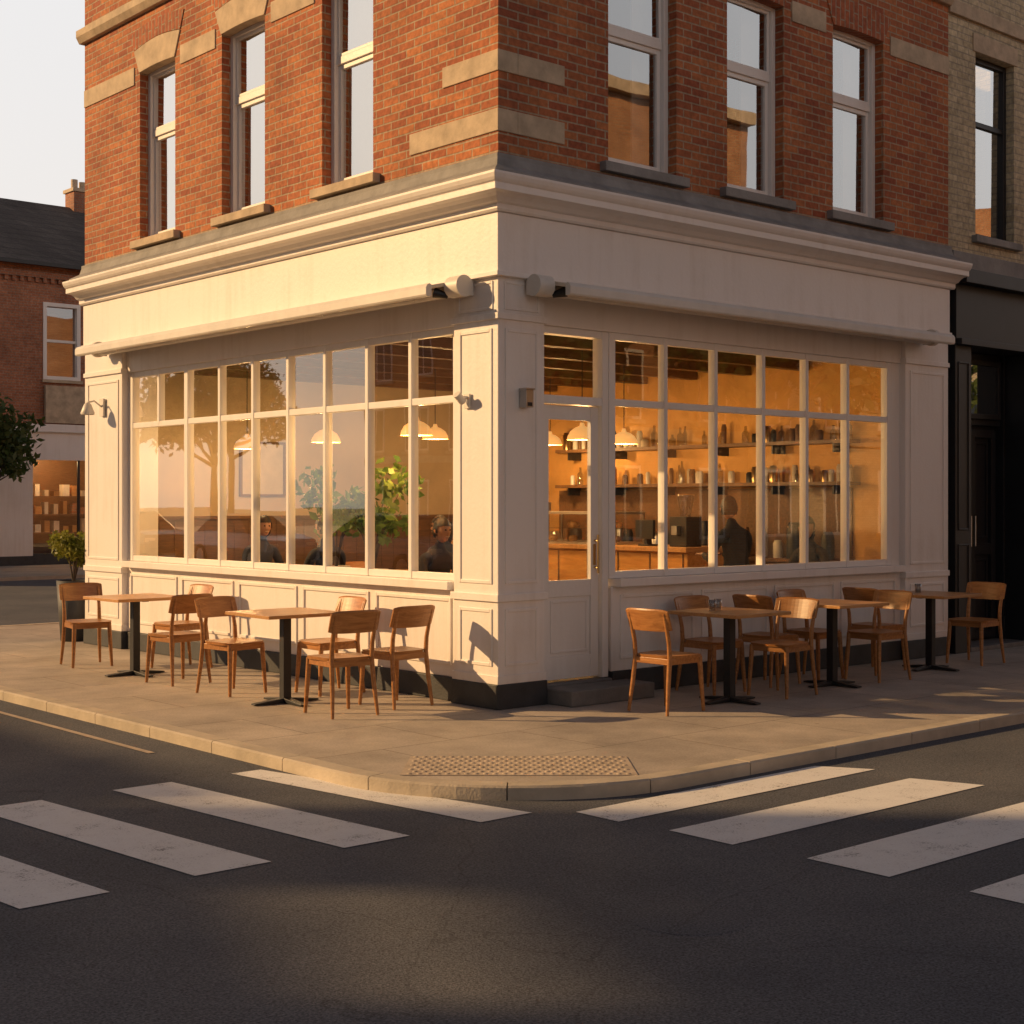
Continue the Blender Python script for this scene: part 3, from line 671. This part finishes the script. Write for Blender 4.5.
m=MB(); m.box(4.3,4.34,2.35,2.62,1.25,1.46,'blackmetal'); m.box(4.32,4.4,2.46,2.5,1.17,1.3,'blackmetal'); m.box(4.28,4.45,2.4,2.56,1.17,1.19,'blackmetal'); m.build('till_screen',None,.003)
for z,y0,y1 in ((1.85,.9,5.6),(2.32,.9,5.6)):
    m=MB(); m.box(5.85,6.135,y0,y1,z,z+.04,'shelfwood')
    for i in range(6): yy=y0+.2+i*(y1-y0-.4)/5; m.box(5.9,6.135,yy-.01,yy+.01,z-.10,z-.001,'blackmetal')
    yy=y0+.08
    while yy<y1-.08:
        r=random.uniform(.028,.05); h=random.uniform(.12,.3); kk=random.choice(['bottle','ceramic','terra','shelfwood','blackmetal','bottle','brass','shelfwood'])
        m.lathe((6.0+random.uniform(-.04,.04),yy,z+.04),[(r,0),(r,h*.6),(r*.4,h*.75),(r*.38,h),(.001,h)] if kk=='bottle' else [(r,0),(r*1.05,h*.7),(r*.8,h*.72),(r*.8,h*.8),(.001,h*.8)],kk,10)
        yy+=r*2+random.choice([.01,.03,.08,.2])
    m.build('wall_shelf')
m=MB(); m.box(5.6,6.13,1.0,5.8,.12,.98,'shelfwood'); m.box(5.58,6.13,.98,5.82,.98,1.02,'shelfwood'); m.box(6.11,6.135,1.0,5.8,1.02,1.82,'shelfwood')
for i in range(20):
    yy=1.1+i*.235; r=random.uniform(.04,.09); h=random.uniform(.12,.42); m.lathe((5.8+random.uniform(-.08,.08),yy,1.02),[(r,0),(r,h*.8),(r*.7,h),(.001,h)],random.choice(['ceramic','blackmetal','chrome','shelfwood','blackmetal']),12)
m.build('back_bar',None,.003)
m=MB(); m.box(1.9,1.92+.6,YE-.355,YE-.335,1.75,2.4,'terra'); m.frame('R',1.88,2.54,1.73,2.42,.03,YE-.37,YE-.33,'shelfwood'); m.build('framed_picture')
m=MB(); m.box(.32,XE-.34,YE-.36,YE-.331,.12,1.45,'shelfwood')
for i in range(28): m.box(.36+i*.205,.365+i*.205+.012,YE-.368,YE-.361,.14,1.43,'shelfwood')
m.box(.32,XE-.34,YE-.39,YE-.331,1.451,1.49,'shelfwood'); m.build('wall_panelling')
FZ=.12
for x,y,a in ((1.15,1.6,0),(1.2,3.2,0),(1.2,4.9,0),(2.6,4.6,0),(2.5,1.1,0),(4.45,.75,0)):
    place('cafe_table',TB,x,y,a,FZ+.001)
for x,y,a in ((1.15,.85,0),(1.15,2.35,180),(1.2,4.05,0),(1.2,5.65,180),(1.2,3.9,180),(2.6,5.4,180),(2.6,3.8,0),(1.75,1.1,-90),(3.2,1.1,90),(5.2,.75,90)):
    place('wooden_chair',CH,x,y,a,FZ+.001)
lamps=[(2.8,1.93,2.30),(4.25,2.75,2.32),(.93,2.27,2.30),(1.28,5.93,2.28),(3.0,4.6,2.4),(1.2,4.2,2.3),(5.2,5.0,2.4)]
for i,(x,y,z) in enumerate(lamps):
    e=empty('pendant_lamp',(x,y,z)); m=MB()
    m.lathe((0,0,0),[(.155,-.005),(.15,.03),(.12,.085),(.07,.12),(.03,.135),(.02,.17),(.001,.172)],'shade',28)
    m.tube([(0,0,.16),(0,0,3.32-z)],.005,'blackmetal',6)
    m.lathe((0,0,0),[(.001,.0),(.028,.02),(.035,.05),(.02,.09),(.001,.1)],'bulb',14)
    m.build('shade_and_cord',e,recalc=False)
    l=bpy.data.lights.new('lamp_light','POINT'); l.energy=55; l.color=(1,.58,.22); l.shadow_soft_size=.05
    lo=bpy.data.objects.new('lamp_light',l); lo.parent=e; lo.location=(0,0,-.06); COL.objects.link(lo)

# ------------------------------------------------------------ foliage
def leaves(mb_pts,n,size,k,name,parent=None,droop=.3):
    wts=np.array([r**2 for _,r in mb_pts]); wts/=wts.sum()
    idx=np.random.choice(len(mb_pts),n,p=wts); V=[];F=[]
    for q,i in enumerate(idx):
        c_,r=mb_pts[i]; dv=np.random.normal(size=3); dv/=np.linalg.norm(dv)
        p=np.array(c_)+dv*r*(np.random.rand()**.45)*np.array([1,1,.8])
        a=np.random.normal(size=3); a/=np.linalg.norm(a); a[2]-=droop; a/=np.linalg.norm(a)
        b=np.cross(a,np.random.normal(size=3)); b/=np.linalg.norm(b)
        s=size*np.random.uniform(.6,1.3); o=len(V)
        V+= [tuple(p-a*s*.5),tuple(p+b*s*.28),tuple(p+a*s*.6),tuple(p-b*s*.28)]; F.append((o,o+1,o+2,o+3))
    me=bpy.data.meshes.new(name); me.from_pydata(V,[],F); me.materials.append(M[k])
    o=bpy.data.objects.new(name,me); COL.objects.link(o)
    if parent: o.parent=parent
    return o
def tree(x,y,h,cr,n=5000,size=.2,k='leaf',trunk_h=None,seed=1):
    random.seed(seed); e=empty('street_tree',(x,y,0)); m=MB(); th=trunk_h or h*.4
    m.tube([(0,0,0),(.03,.02,th*.5),(0,.05,th),(.05,0,h*.7)],[h*.022,h*.018,h*.014,h*.006],'bark',10)
    cl=[((0,0,h*.8),cr*.45)]
    for i in range(11):
        a=i*2.4; z0=th*random.uniform(.85,1.25); rr=cr*random.uniform(.5,.85); z1=z0+h*random.uniform(.12,.42)
        p0=(0,.03,z0); p2=(rr*math.cos(a),rr*math.sin(a),z1); p1=((p2[0])*.5,(p2[1])*.5,z0+(z1-z0)*.35)
        m.tube([p0,p1,p2],[h*.010,h*.007,h*.003],'bark',7)
        cl.append((p2,cr*random.uniform(.28,.42)))
        for j in range(3):
            b_=a+random.uniform(-.8,.8); q=(p1[0]+cr*.35*math.cos(b_),p1[1]+cr*.35*math.sin(b_),p1[2]+h*random.uniform(.05,.2))
            m.tube([p1,q],[h*.005,h*.002],'bark',5); cl.append((q,cr*random.uniform(.2,.32)))
    m.build('trunk_and_limbs',e); leaves(cl,n,size,k,'leaves',e)
    return e
tree(6.25,26.9,4.6,1.55,2600,.19,trunk_h=1.9,seed=3)
for i,(x,y,h) in enumerate(((-24,47,9),(-26,60,10),(-36,66,11),(14,-15.2,8),(22,-15.2,9),(31,-15.2,9))):
    tree(x,y,h,h*.36,3500,.34,seed=10+i)
def potplant(name,x,y,z,h,r,ph,n,k,pk,size=.09,dens=.13):
    e=empty(name,(x,y,z)); m=MB()
    m.lathe((0,0,0),[(.001,.0),(r*.75,0),(r,ph),(r*.93,ph),(r*.9,ph-.04),(.001,ph-.04)],pk,24)
    m.lathe((0,0,0),[(r*.9,ph-.045),(.001,ph-.03)],'soil',20)
    cl=[]; g=h-ph
    for i in range(9):
        a=i*2.4; q=(g*.30*math.cos(a)*random.uniform(.4,1),g*.30*math.sin(a)*random.uniform(.4,1),ph+g*random.uniform(.35,.95))
        m.tube([(0,0,ph-.05),(q[0]*.4,q[1]*.4,ph+(q[2]-ph)*.6),q],[.009,.007,.003],'bark',6); cl.append((q,g*dens))
    m.build('pot_and_stems',e); leaves(cl,n,size,k,'leaves',e,.5); return e
potplant('potted_plant',.62,2.55,FZ+.001,2.0,.15,.9,420,'leaf2','terra',.11,.2)
potplant('potted_plant',.75,3.35,FZ+.001,1.9,.14,.9,300,'leaf2','terra',.11,.2)
potplant('planter_shrub',.03,7.82,.004,1.30,.20,.72,1700,'leaf3','pot',.06,.28)

# ------------------------------------------------------------ people
def person(name,x,y,z,ang,cloth,lean=0,headturn=0,long=False):
    e=empty(name,(x,y,z)); e.rotation_euler=(0,0,math.radians(ang))
    V=[];Ed=[];R=[]
    def v(p,r,par=None):
        V.append(p);R.append(r); 
        if par is not None: Ed.append((par,len(V)-1))
        return len(V)-1
    pel=v((0,0,.54),(.15,.12)); be=v((0,-.01+lean*.3,.70),(.135,.105),pel); ch=v((0,lean*.7,.88),(.16,.11),be)
    nb=v((0,lean+.0,1.0),(.085,.075),ch); nk=v((0,lean+.03,1.08),(.052,.052),nb); v((0,lean+.05,1.14),(.05,.05),nk)
    hands=[]
    for s in (-1,1):
        sh=v((s*.165,lean*.9,.965),(.062,.06),nb); sh2=v((s*.20,lean*.9+.02,.90),(.055,.055),sh)
        el_=v((s*.235,lean+.10,.72),(.043,.043),sh2); wr=v((s*.12,lean+.33,.765),(.030,.028),el_); hands.append((s*.105,lean+.36,.765,s))
        hp=v((s*.09,.05,.52),(.10,.09),pel); kn=v((s*.13,.42,.50),(.068,.065),hp); mc=v((s*.13,.42,.28),(.055,.055),kn); an=v((s*.13,.40,.10),(.042,.042),mc); v((s*.135,.54,.045),(.042,.035),an)
    me=bpy.data.meshes.new('body'); me.from_pydata(V,Ed,[]); me.materials.append(M[cloth])
    o=bpy.data.objects.new('body',me); COL.objects.link(o); o.parent=e
    sk=o.modifiers.new('skin','SKIN'); sk.use_smooth_shade=True
    for i,r in enumerate(R): me.skin_vertices[0].data[i].radius=r
    me.skin_vertices[0].data[0].use_root=True
    su=o.modifiers.new('sub','SUBSURF'); su.levels=2; su.render_levels=2
    h=MB(); hc=Vector((0,lean+.07,1.235)); seg,rings=24,18; vs=[]; ct,sn=math.cos(math.radians(headturn)),math.sin(math.radians(headturn))
    def T(p): return (hc.x+p[0]*ct-p[1]*sn,hc.y+p[0]*sn+p[1]*ct,hc.z+p[2])
    for i in range(rings+1):
        ph=math.pi*i/rings
        for j in range(seg):
            th=2*math.pi*j/seg; X=math.sin(ph)*math.cos(th); Y=math.sin(ph)*math.sin(th); Z=math.cos(ph)
            wx=.075*(1-.22*max(0,-Z)); wy=.094*(1-.12*max(0,-Z)); px,py,pz=X*wx,Y*wy,Z*.115
            if Y>0.75 and abs(X)<.28:
                if -.35<Z<.02: py+=.022*(1-abs(X)/.28)*(1-abs(Z+.2)/.22 if abs(Z+.2)<.22 else 0)
            if Y>.3 and Z<-.75: py+=.012
            if Y>.6 and .0<Z<.22 and .2<abs(X)<.6: py-=.007
            vs.append(T((px,py,pz)))
    fs=[(i*seg+j,i*seg+(j+1)%seg,(i+1)*seg+(j+1)%seg,(i+1)*seg+j) for i in range(rings) for j in range(seg)]
    h.add(vs,fs,'skin',True)
    hv=[];hf=[]
    for i in range(rings+1):
        ph=math.pi*i/rings
        for j in range(seg):
            th=2*math.pi*j/seg; X=math.sin(ph)*math.cos(th); Y=math.sin(ph)*math.sin(th); Z=math.cos(ph)
            s_=1.10+.03*math.sin(9*th+5*ph); hv.append(T((X*.078*s_,Y*.096*s_-.004,Z*.118*s_)))
    for i in range(rings):
        for j in range(seg):
            ph=math.pi*(i+.5)/rings; th=2*math.pi*(j+.5)/seg; Y=math.sin(ph)*math.sin(th); Z=math.cos(ph)
            if Z>.42 or (Y<.25 and Z>(-1 if long else -.55)) and not(Y>.0 and Z<-.1): hf.append((i*seg+j,i*seg+(j+1)%seg,(i+1)*seg+(j+1)%seg,(i+1)*seg+j))
    h.add(hv,hf,'hair',True)
    if long: h.tube([T((0,-.085,.05)),T((0,-.105,-.08)),T((0,-.10,-.20))],[.06,.055,.02],'hair',12)
    for s in (-1,1):
        h.tube([T((s*.074,-.005,.02)),T((s*.084,-.012,0)),T((s*.076,-.002,-.03))],[.008,.014,.006],'skin',8)
        h.lathe(T((s*.028,.085,.008)),[(.001,.008),(.009,.005),(.011,0),(.009,-.005),(.001,-.008)],'eye',10)
    h.tube([T((-.022,.083,-.055)),T((0,.09,-.056)),T((.022,.083,-.055))],[.003,.005,.003],'terra',6)
    for (hx,hy,hz,s) in hands:
        h.tube([(hx,hy-.03,hz),(hx-s*.01,hy+.02,hz),(hx-s*.02,hy+.055,hz-.004)],[.026,.036,.030],'skin',10,flat=.5)
        for q in range(4):
            off=(q-1.5)*.018; ln=[.06,.072,.068,.052][q]; bx=hx-s*.02+off; by=hy+.05
            h.tube([(bx,by,hz-.002),(bx,by+ln*.5,hz+.004),(bx,by+ln,hz-.012)],[.0095,.0085,.006],'skin',7)
        h.tube([(hx-s*.02,hy+.0,hz),(hx-s*.055,hy+.03,hz),(hx-s*.06,hy+.06,hz-.006)],[.012,.010,.007],'skin',7)
    h.build('head_and_hands',e)
    return e
person('seated_person',1.2,4.12,FZ+.03,0,'cloth_dark',.06,25)
person('seated_person',1.2,5.55,FZ+.03,180,'cloth_blue',.05,-10,True)
person('seated_person',1.15,2.3,FZ+.03,180,'cloth_brown',.08,0)
person('seated_person',2.6,3.9,FZ+.03,0,'cloth_blue',.04,40,True)
def stool(x,y):
    m=MB(); m.lathe((x,y,FZ),[(.001,.62),(.17,.62),(.18,.64),(.17,.66),(.001,.66)],'chairwood',24)
    for i in range(4):
        a=i*math.pi/2+.78; m.tube([(x+.12*math.cos(a),y+.12*math.sin(a),FZ+.62),(x+.19*math.cos(a),y+.19*math.sin(a),FZ)],[.015,.012],'blackmetal',8)
    m.build('bar_stool')
stool(3.82,.74)
person('seated_person',3.82,.74,FZ+.24,-10,'cloth_dark',.06,-30)
person('seated_person',5.15,.80,FZ+.03,90,'cloth_brown',.05,20,True)

# ------------------------------------------------------------ far brick house (left background)
H=empty('brick_house'); h=MB(); FY=28.7
FW=[(x,x+.93) for x in (1.0,3.6,6.2,8.84,11.5,14.1,16.7)]
wall(h,'R',-3,20,3.6,8.05,[(a,b,5.0,6.95) for a,b in FW],FY,FY+.3,'farbrick')
h.box(-3,-2.7,FY+.3,37,0,8.05,'farbrick'); h.box(19.7,20,FY+.3,37,0,8.05,'farbrick')
h.build('walls',H)
h=MB()
h.add([(-3.3,FY-.35,8.0),(20.3,FY-.35,8.0),(20.3,FY+4.2,10.5),(-3.3,FY+4.2,10.5)],[(0,1,2,3)],'slate')
h.add([(-3.3,FY+8.8,8.0),(20.3,FY+8.8,8.0),(20.3,FY+4.2,10.5),(-3.3,FY+4.2,10.5)],[(3,2,1,0)],'slate')
h.build('roof',H,recalc=False)
h=MB(); h.box(-3.35,20.35,FY-.42,FY-.3,7.9,8.0,'black')
for i in range(110): h.box(-3+i*.21,-3+i*.21+.1,FY-.08,FY-.002,7.5,7.62,'farbrick')
h.box(-3,20,FY-.10,FY-.001,7.62,7.78,'farbrick')
h.box(-3,20,FY-.12,FY-.001,3.55,3.75,'white')
for i in range(6): 
    a=-4.15+i*3.9; h.box(a,a+.95,FY-.02,FY+.3,.25,3.55,'white'); h.box(a+.95,a+3.9,FY+.02,FY+.3,2.8,3.55,'white'); h.box(a+.95,a+3.9,FY+.02,FY+.3,0,.3,'plinth'); h.box(a+2.25,a+2.31,FY+.08,FY+.14,.3,2.8,'black')
    h.box(a,a+.95,FY-.03,FY+.3,0,.25,'plinth')
for a,b in FW:
    h.frame('R',a-.06,b+.06,4.94,7.0,.1,FY-.03,FY+.12,'frame'); h.box(a+.04,b-.04,FY+.04,FY+.1,5.95,6.02,'frame'); h.box(a-.1,b+.1,FY-.1,FY-.031,4.86,4.94,'stone')
h.box(8.8,10.1,FY-.14,FY-.04,3.78,4.78,'stone'); h.box(11.45,12.0,FY+3.9,FY+4.5,9.9,10.95,'farbrick'); h.box(11.4,12.05,FY+3.85,FY+4.55,10.95,11.05,'stone'); h.tube([(11.6,FY+4.2,11.04),(11.6,FY+4.2,11.35)],.10,'stone'); h.tube([(11.85,FY+4.2,11.04),(11.85,FY+4.2,11.3)],.10,'stone')
for z in (.8,1.3,1.8):
    h.box(5.0,16,FY+1.3,FY+1.7,z,z+.04,'shelfwood')
    for i in range(40):
        xx=5.1+i*.27; hh_=random.uniform(.12,.38); h.box(xx,xx+random.uniform(.1,.2),FY+1.35,FY+1.6,z+.042,z+.042+hh_,random.choice(['paper','terra','brass','ceramic','farbrick','tablewood']))
h.build('trim_and_chimney',H)
h=MB()
for a,b in FW: pane(h,'R',a,b,5.0,6.95,FY+.11,'glass_up'); h.box(a-.1,b+.1,FY+.5,FY+.55,4.9,7.0,'tablewood')
for i in range(6): pane(h,'R',-3.2+i*3.9,-.25+i*3.9,.3,2.8,FY+.11,'glass')
h.box(-2.6,19.6,FY+2,FY+2.1,0,3.5,'shelfwood'); h.box(-2.6,19.6,FY+.32,FY+2,3.4,3.5,'plaster2'); h.box(-2.6,19.6,FY+.32,FY+2,-.02,.02,'intfloor')
h.build('panes',H,recalc=False)
e=empty('shop_ceiling_lamp',(9.5,FY+1.0,3.1)); m=MB(); m.lathe((0,0,0),[(.3,0),(.3,.05),(.001,.3)],'shade',24); m.build('shade',e,recalc=False)
l=bpy.data.lights.new('shop_lamp_light','POINT'); l.energy=80; l.color=(1,.62,.28); l.shadow_soft_size=.15
lo=bpy.data.objects.new('shop_lamp_light',l); lo.parent=e; lo.location=(0,0,-.15); COL.objects.link(lo)

# ------------------------------------------------------------ streets opposite (reflections / evening shadows)
def rowhouse(name,side,u0,u1,d,depth,hgt,k,seed=0):
    random.seed(seed); m=MB()
    def bx(a0,a1,o0,o1,z0,z1,kk):
        if side=='X': m.box(d-o1,d-o0,a0,a1,z0,z1,kk)
        else: m.box(a0,a1,d-o1,d-o0,z0,z1,kk)
    bx(u0,u1,0,depth,0,hgt,k); bx(u0,u1,-.25,.1,hgt+.002,hgt+.3,'stone'); bx(u0,u1,-.1,0-.002,3.3,3.6,'stone')
    n=max(1,int((u1-u0)/2.6)); st_=(u1-u0)/n
    z=.7
    while z+2<hgt:
        for i in range(n):
            a=u0+st_*(i+.5)-.6
            if side=='X':
                def fb(a0,a1,o0,o1,z0,z1,kk): m.box(d+o0,d+o1,a0,a1,z0,z1,kk)
            else:
                def fb(a0,a1,o0,o1,z0,z1,kk): m.box(a0,a1,d+o0,d+o1,z0,z1,kk)
            fb(a,a+1.2,.002,.035,z,z+1.9,'frame'); fb(a+.08,a+.56,.037,.045,z+.08,z+1.82,'black'); fb(a+.64,a+1.12,.037,.045,z+.08,z+1.82,'black'); fb(a-.1,a+1.3,.002,.12,z-.12,z-.002,'stone')
        z+=3.1
    m.build(name)
rowhouse('brick_terrace_house','Y',-1,11,-17,8,10,'oppbrick',1); rowhouse('brick_terrace_house','Y',11.05,24,-17,8,12,'oppbrick',2); rowhouse('brick_terrace_house','Y',24.05,40,-17,8,9,'cream',3); rowhouse('brick_terrace_house','Y',40.05,70,-17,8,12,'oppbrick',3)
rowhouse('brick_terrace_house','X',25.4,44,-30,7,14.9,'oppbrick',4)  # unseen row, height set so its shadow stops at the kerb
rowhouse('unseen_shade_block','X',2,25.3,-30,7,13.6,'cream',5)  # unseen block added to keep the near road in shade
rowhouse('brick_terrace_house','X',-40,1.95,-30,8,21.5,'oppbrick',6)  # unseen tall row, also added to shade the foreground road
m=MB()  # unseen screen added to shade the road; slanted slot lets a sun patch through
hx0,hx1=-30.12,-30.06
m.box(hx0,hx1,2,20.7,13.91,22,'awnmetal'); m.box(hx0,hx1,22.85,25.3,13.91,22,'awnmetal')
m.prism('L',[(20.7,13.91),(22.85,13.91),(22.85,14.76),(20.7,14.42)],hx0,hx1,'awnmetal')
m.prism('L',[(20.7,14.78),(22.85,15.12),(22.85,22),(20.7,22)],hx0,hx1,'awnmetal')
for yy in (2.2,4.8,7.4,10,12.6,15.2,17.8,20.5,22.9,25.1): m.box(-30.22,-30.121,yy,yy+.1,13.91,22,'blackmetal')
m.build('sun_slot_screen')
def car(name,x,y,ang,pk):
    e=empty(name,(x,y,RZ)); e.rotation_euler=(0,0,math.radians(ang)); m=MB()
    sec=[(-2.15,.45,.62,.70),(-2.05,.30,.82,.82),(-1.5,.22,.92,.87),(-.75,.20,.98,.89),(.4,.20,.99,.90),(1.4,.22,.97,.89),(1.95,.28,.92,.84),(2.12,.45,.80,.70)]
    vs=[];fs=[]
    for (yy,z0,z1,hw_) in sec: vs+=[(-hw_*.93,yy,z0),(-hw_,yy,(z0+z1)/2),(-hw_*.93,yy,z1),(hw_*.93,yy,z1),(hw_,yy,(z0+z1)/2),(hw_*.93,yy,z0)]
    for i in range(len(sec)-1):
        for j in range(6): fs.append((i*6+j,i*6+(j+1)%6,(i+1)*6+(j+1)%6,(i+1)*6+j))
    fs+=[tuple(range(6)),tuple(range(47,41,-1))]; m.add(vs,fs,pk)
    vs=[(-.80,-.95,.95),(.80,-.95,.95),(.80,1.75,.95),(-.80,1.75,.95),(-.60,-.25,1.42),(.60,-.25,1.42),(.60,1.0,1.43),(-.60,1.0,1.43)]
    m.add(vs,[(0,1,5,4),(1,2,6,5),(2,3,7,6),(3,0,4,7)],'black'); m.add([(-.60,-.25,1.42),(.60,-.25,1.42),(.60,1.0,1.43),(-.60,1.0,1.43),(-.56,-.15,1.47),(.56,-.15,1.47),(.56,.9,1.475),(-.56,.9,1.475)],[(0,1,5,4),(1,2,6,5),(2,3,7,6),(3,0,4,7),(4,5,6,7)],pk)
    for sx in (-1,1):
        for yy in (-1.35,1.3): m.tube([(sx*.68,yy,.31),(sx*.90,yy,.31)],.31,'rubber',24); m.tube([(sx*.88,yy,.31),(sx*.91,yy,.31)],.20,'chrome',18)
        m.box(sx*.62-.15,sx*.62+.15,-2.13,-2.06,.60,.74,'ceramic')
    m.build('car_body',e,.03); return e
car('parked_car',-12.4,24.5,0,'carpaint'); car('parked_car',-12.4,31,0,'carpaint2'); car('parked_car',-12.4,18,0,'carpaint')

# ------------------------------------------------------------ light, sky, camera
EL=22.0; sd_=Vector((-.7071,.7071,0)).normalized()
sun=bpy.data.lights.new('sun','SUN'); sun.energy=5.0; sun.angle=math.radians(.5); sun.color=(1,.62,.28)
so=bpy.data.objects.new('sun',sun); COL.objects.link(so)
dirv=Vector((sd_.x*math.cos(math.radians(EL)),sd_.y*math.cos(math.radians(EL)),math.sin(math.radians(EL))))
so.rotation_euler=dirv.to_track_quat('Z','Y').to_euler(); so.location=(-20,10,12)
W=bpy.data.worlds.new('World'); S.world=W; W.use_nodes=True; nt=W.node_tree
sky=nt.nodes.new('ShaderNodeTexSky'); sky.sky_type='NISHITA'; sky.sun_disc=False; sky.sun_elevation=math.radians(EL); sky.sun_rotation=math.atan2(sd_.x,sd_.y)%(2*math.pi)
sky.air_density=1.0; sky.dust_density=3.0; sky.ozone_density=1.0; sky.altitude=50
# low bank of evening haze, brightest near the horizon
tc=nt.nodes.new('ShaderNodeTexCoord'); sp=nt.nodes.new('ShaderNodeSeparateXYZ'); nt.links.new(tc.outputs['Generated'],sp.inputs[0])
rp_=nt.nodes.new('ShaderNodeValToRGB'); nt.links.new(sp.outputs[2],rp_.inputs[0])
rp_.color_ramp.elements[0].position=0.0; rp_.color_ramp.elements[0].color=(1,.91,.83,1)
rp_.color_ramp.elements[1].position=.85; rp_.color_ramp.elements[1].color=(.05,.06,.085,1)
e_=rp_.color_ramp.elements.new(.35); e_.color=(.98,.96,.95,1)
e_=rp_.color_ramp.elements.new(.45); e_.color=(.13,.14,.165,1)
vm=nt.nodes.new('ShaderNodeVectorMath'); vm.operation='SCALE'; vm.inputs['Scale'].default_value=5.6; nt.links.new(rp_.outputs[0],vm.inputs[0])
v2=nt.nodes.new('ShaderNodeVectorMath'); v2.operation='SCALE'; v2.inputs['Scale'].default_value=.10; nt.links.new(sky.outputs[0],v2.inputs[0])
va=nt.nodes.new('ShaderNodeVectorMath'); va.operation='ADD'; nt.links.new(vm.outputs[0],va.inputs[0]); nt.links.new(v2.outputs[0],va.inputs[1])
bg=nt.nodes['Background']; nt.links.new(va.outputs[0],bg.inputs[0]); bg.inputs[1].default_value=.15
cam=bpy.data.cameras.new('camera'); co=bpy.data.objects.new('camera',cam); COL.objects.link(co); S.camera=co
co.location=(camx,camy,1.65); co.rotation_euler=(math.pi/2,0,-math.atan2(.6606,.7507))
cam.sensor_width=36; cam.lens=36*1468/1024; cam.shift_y=-9/1024; cam.clip_end=2000; cam.clip_start=.05
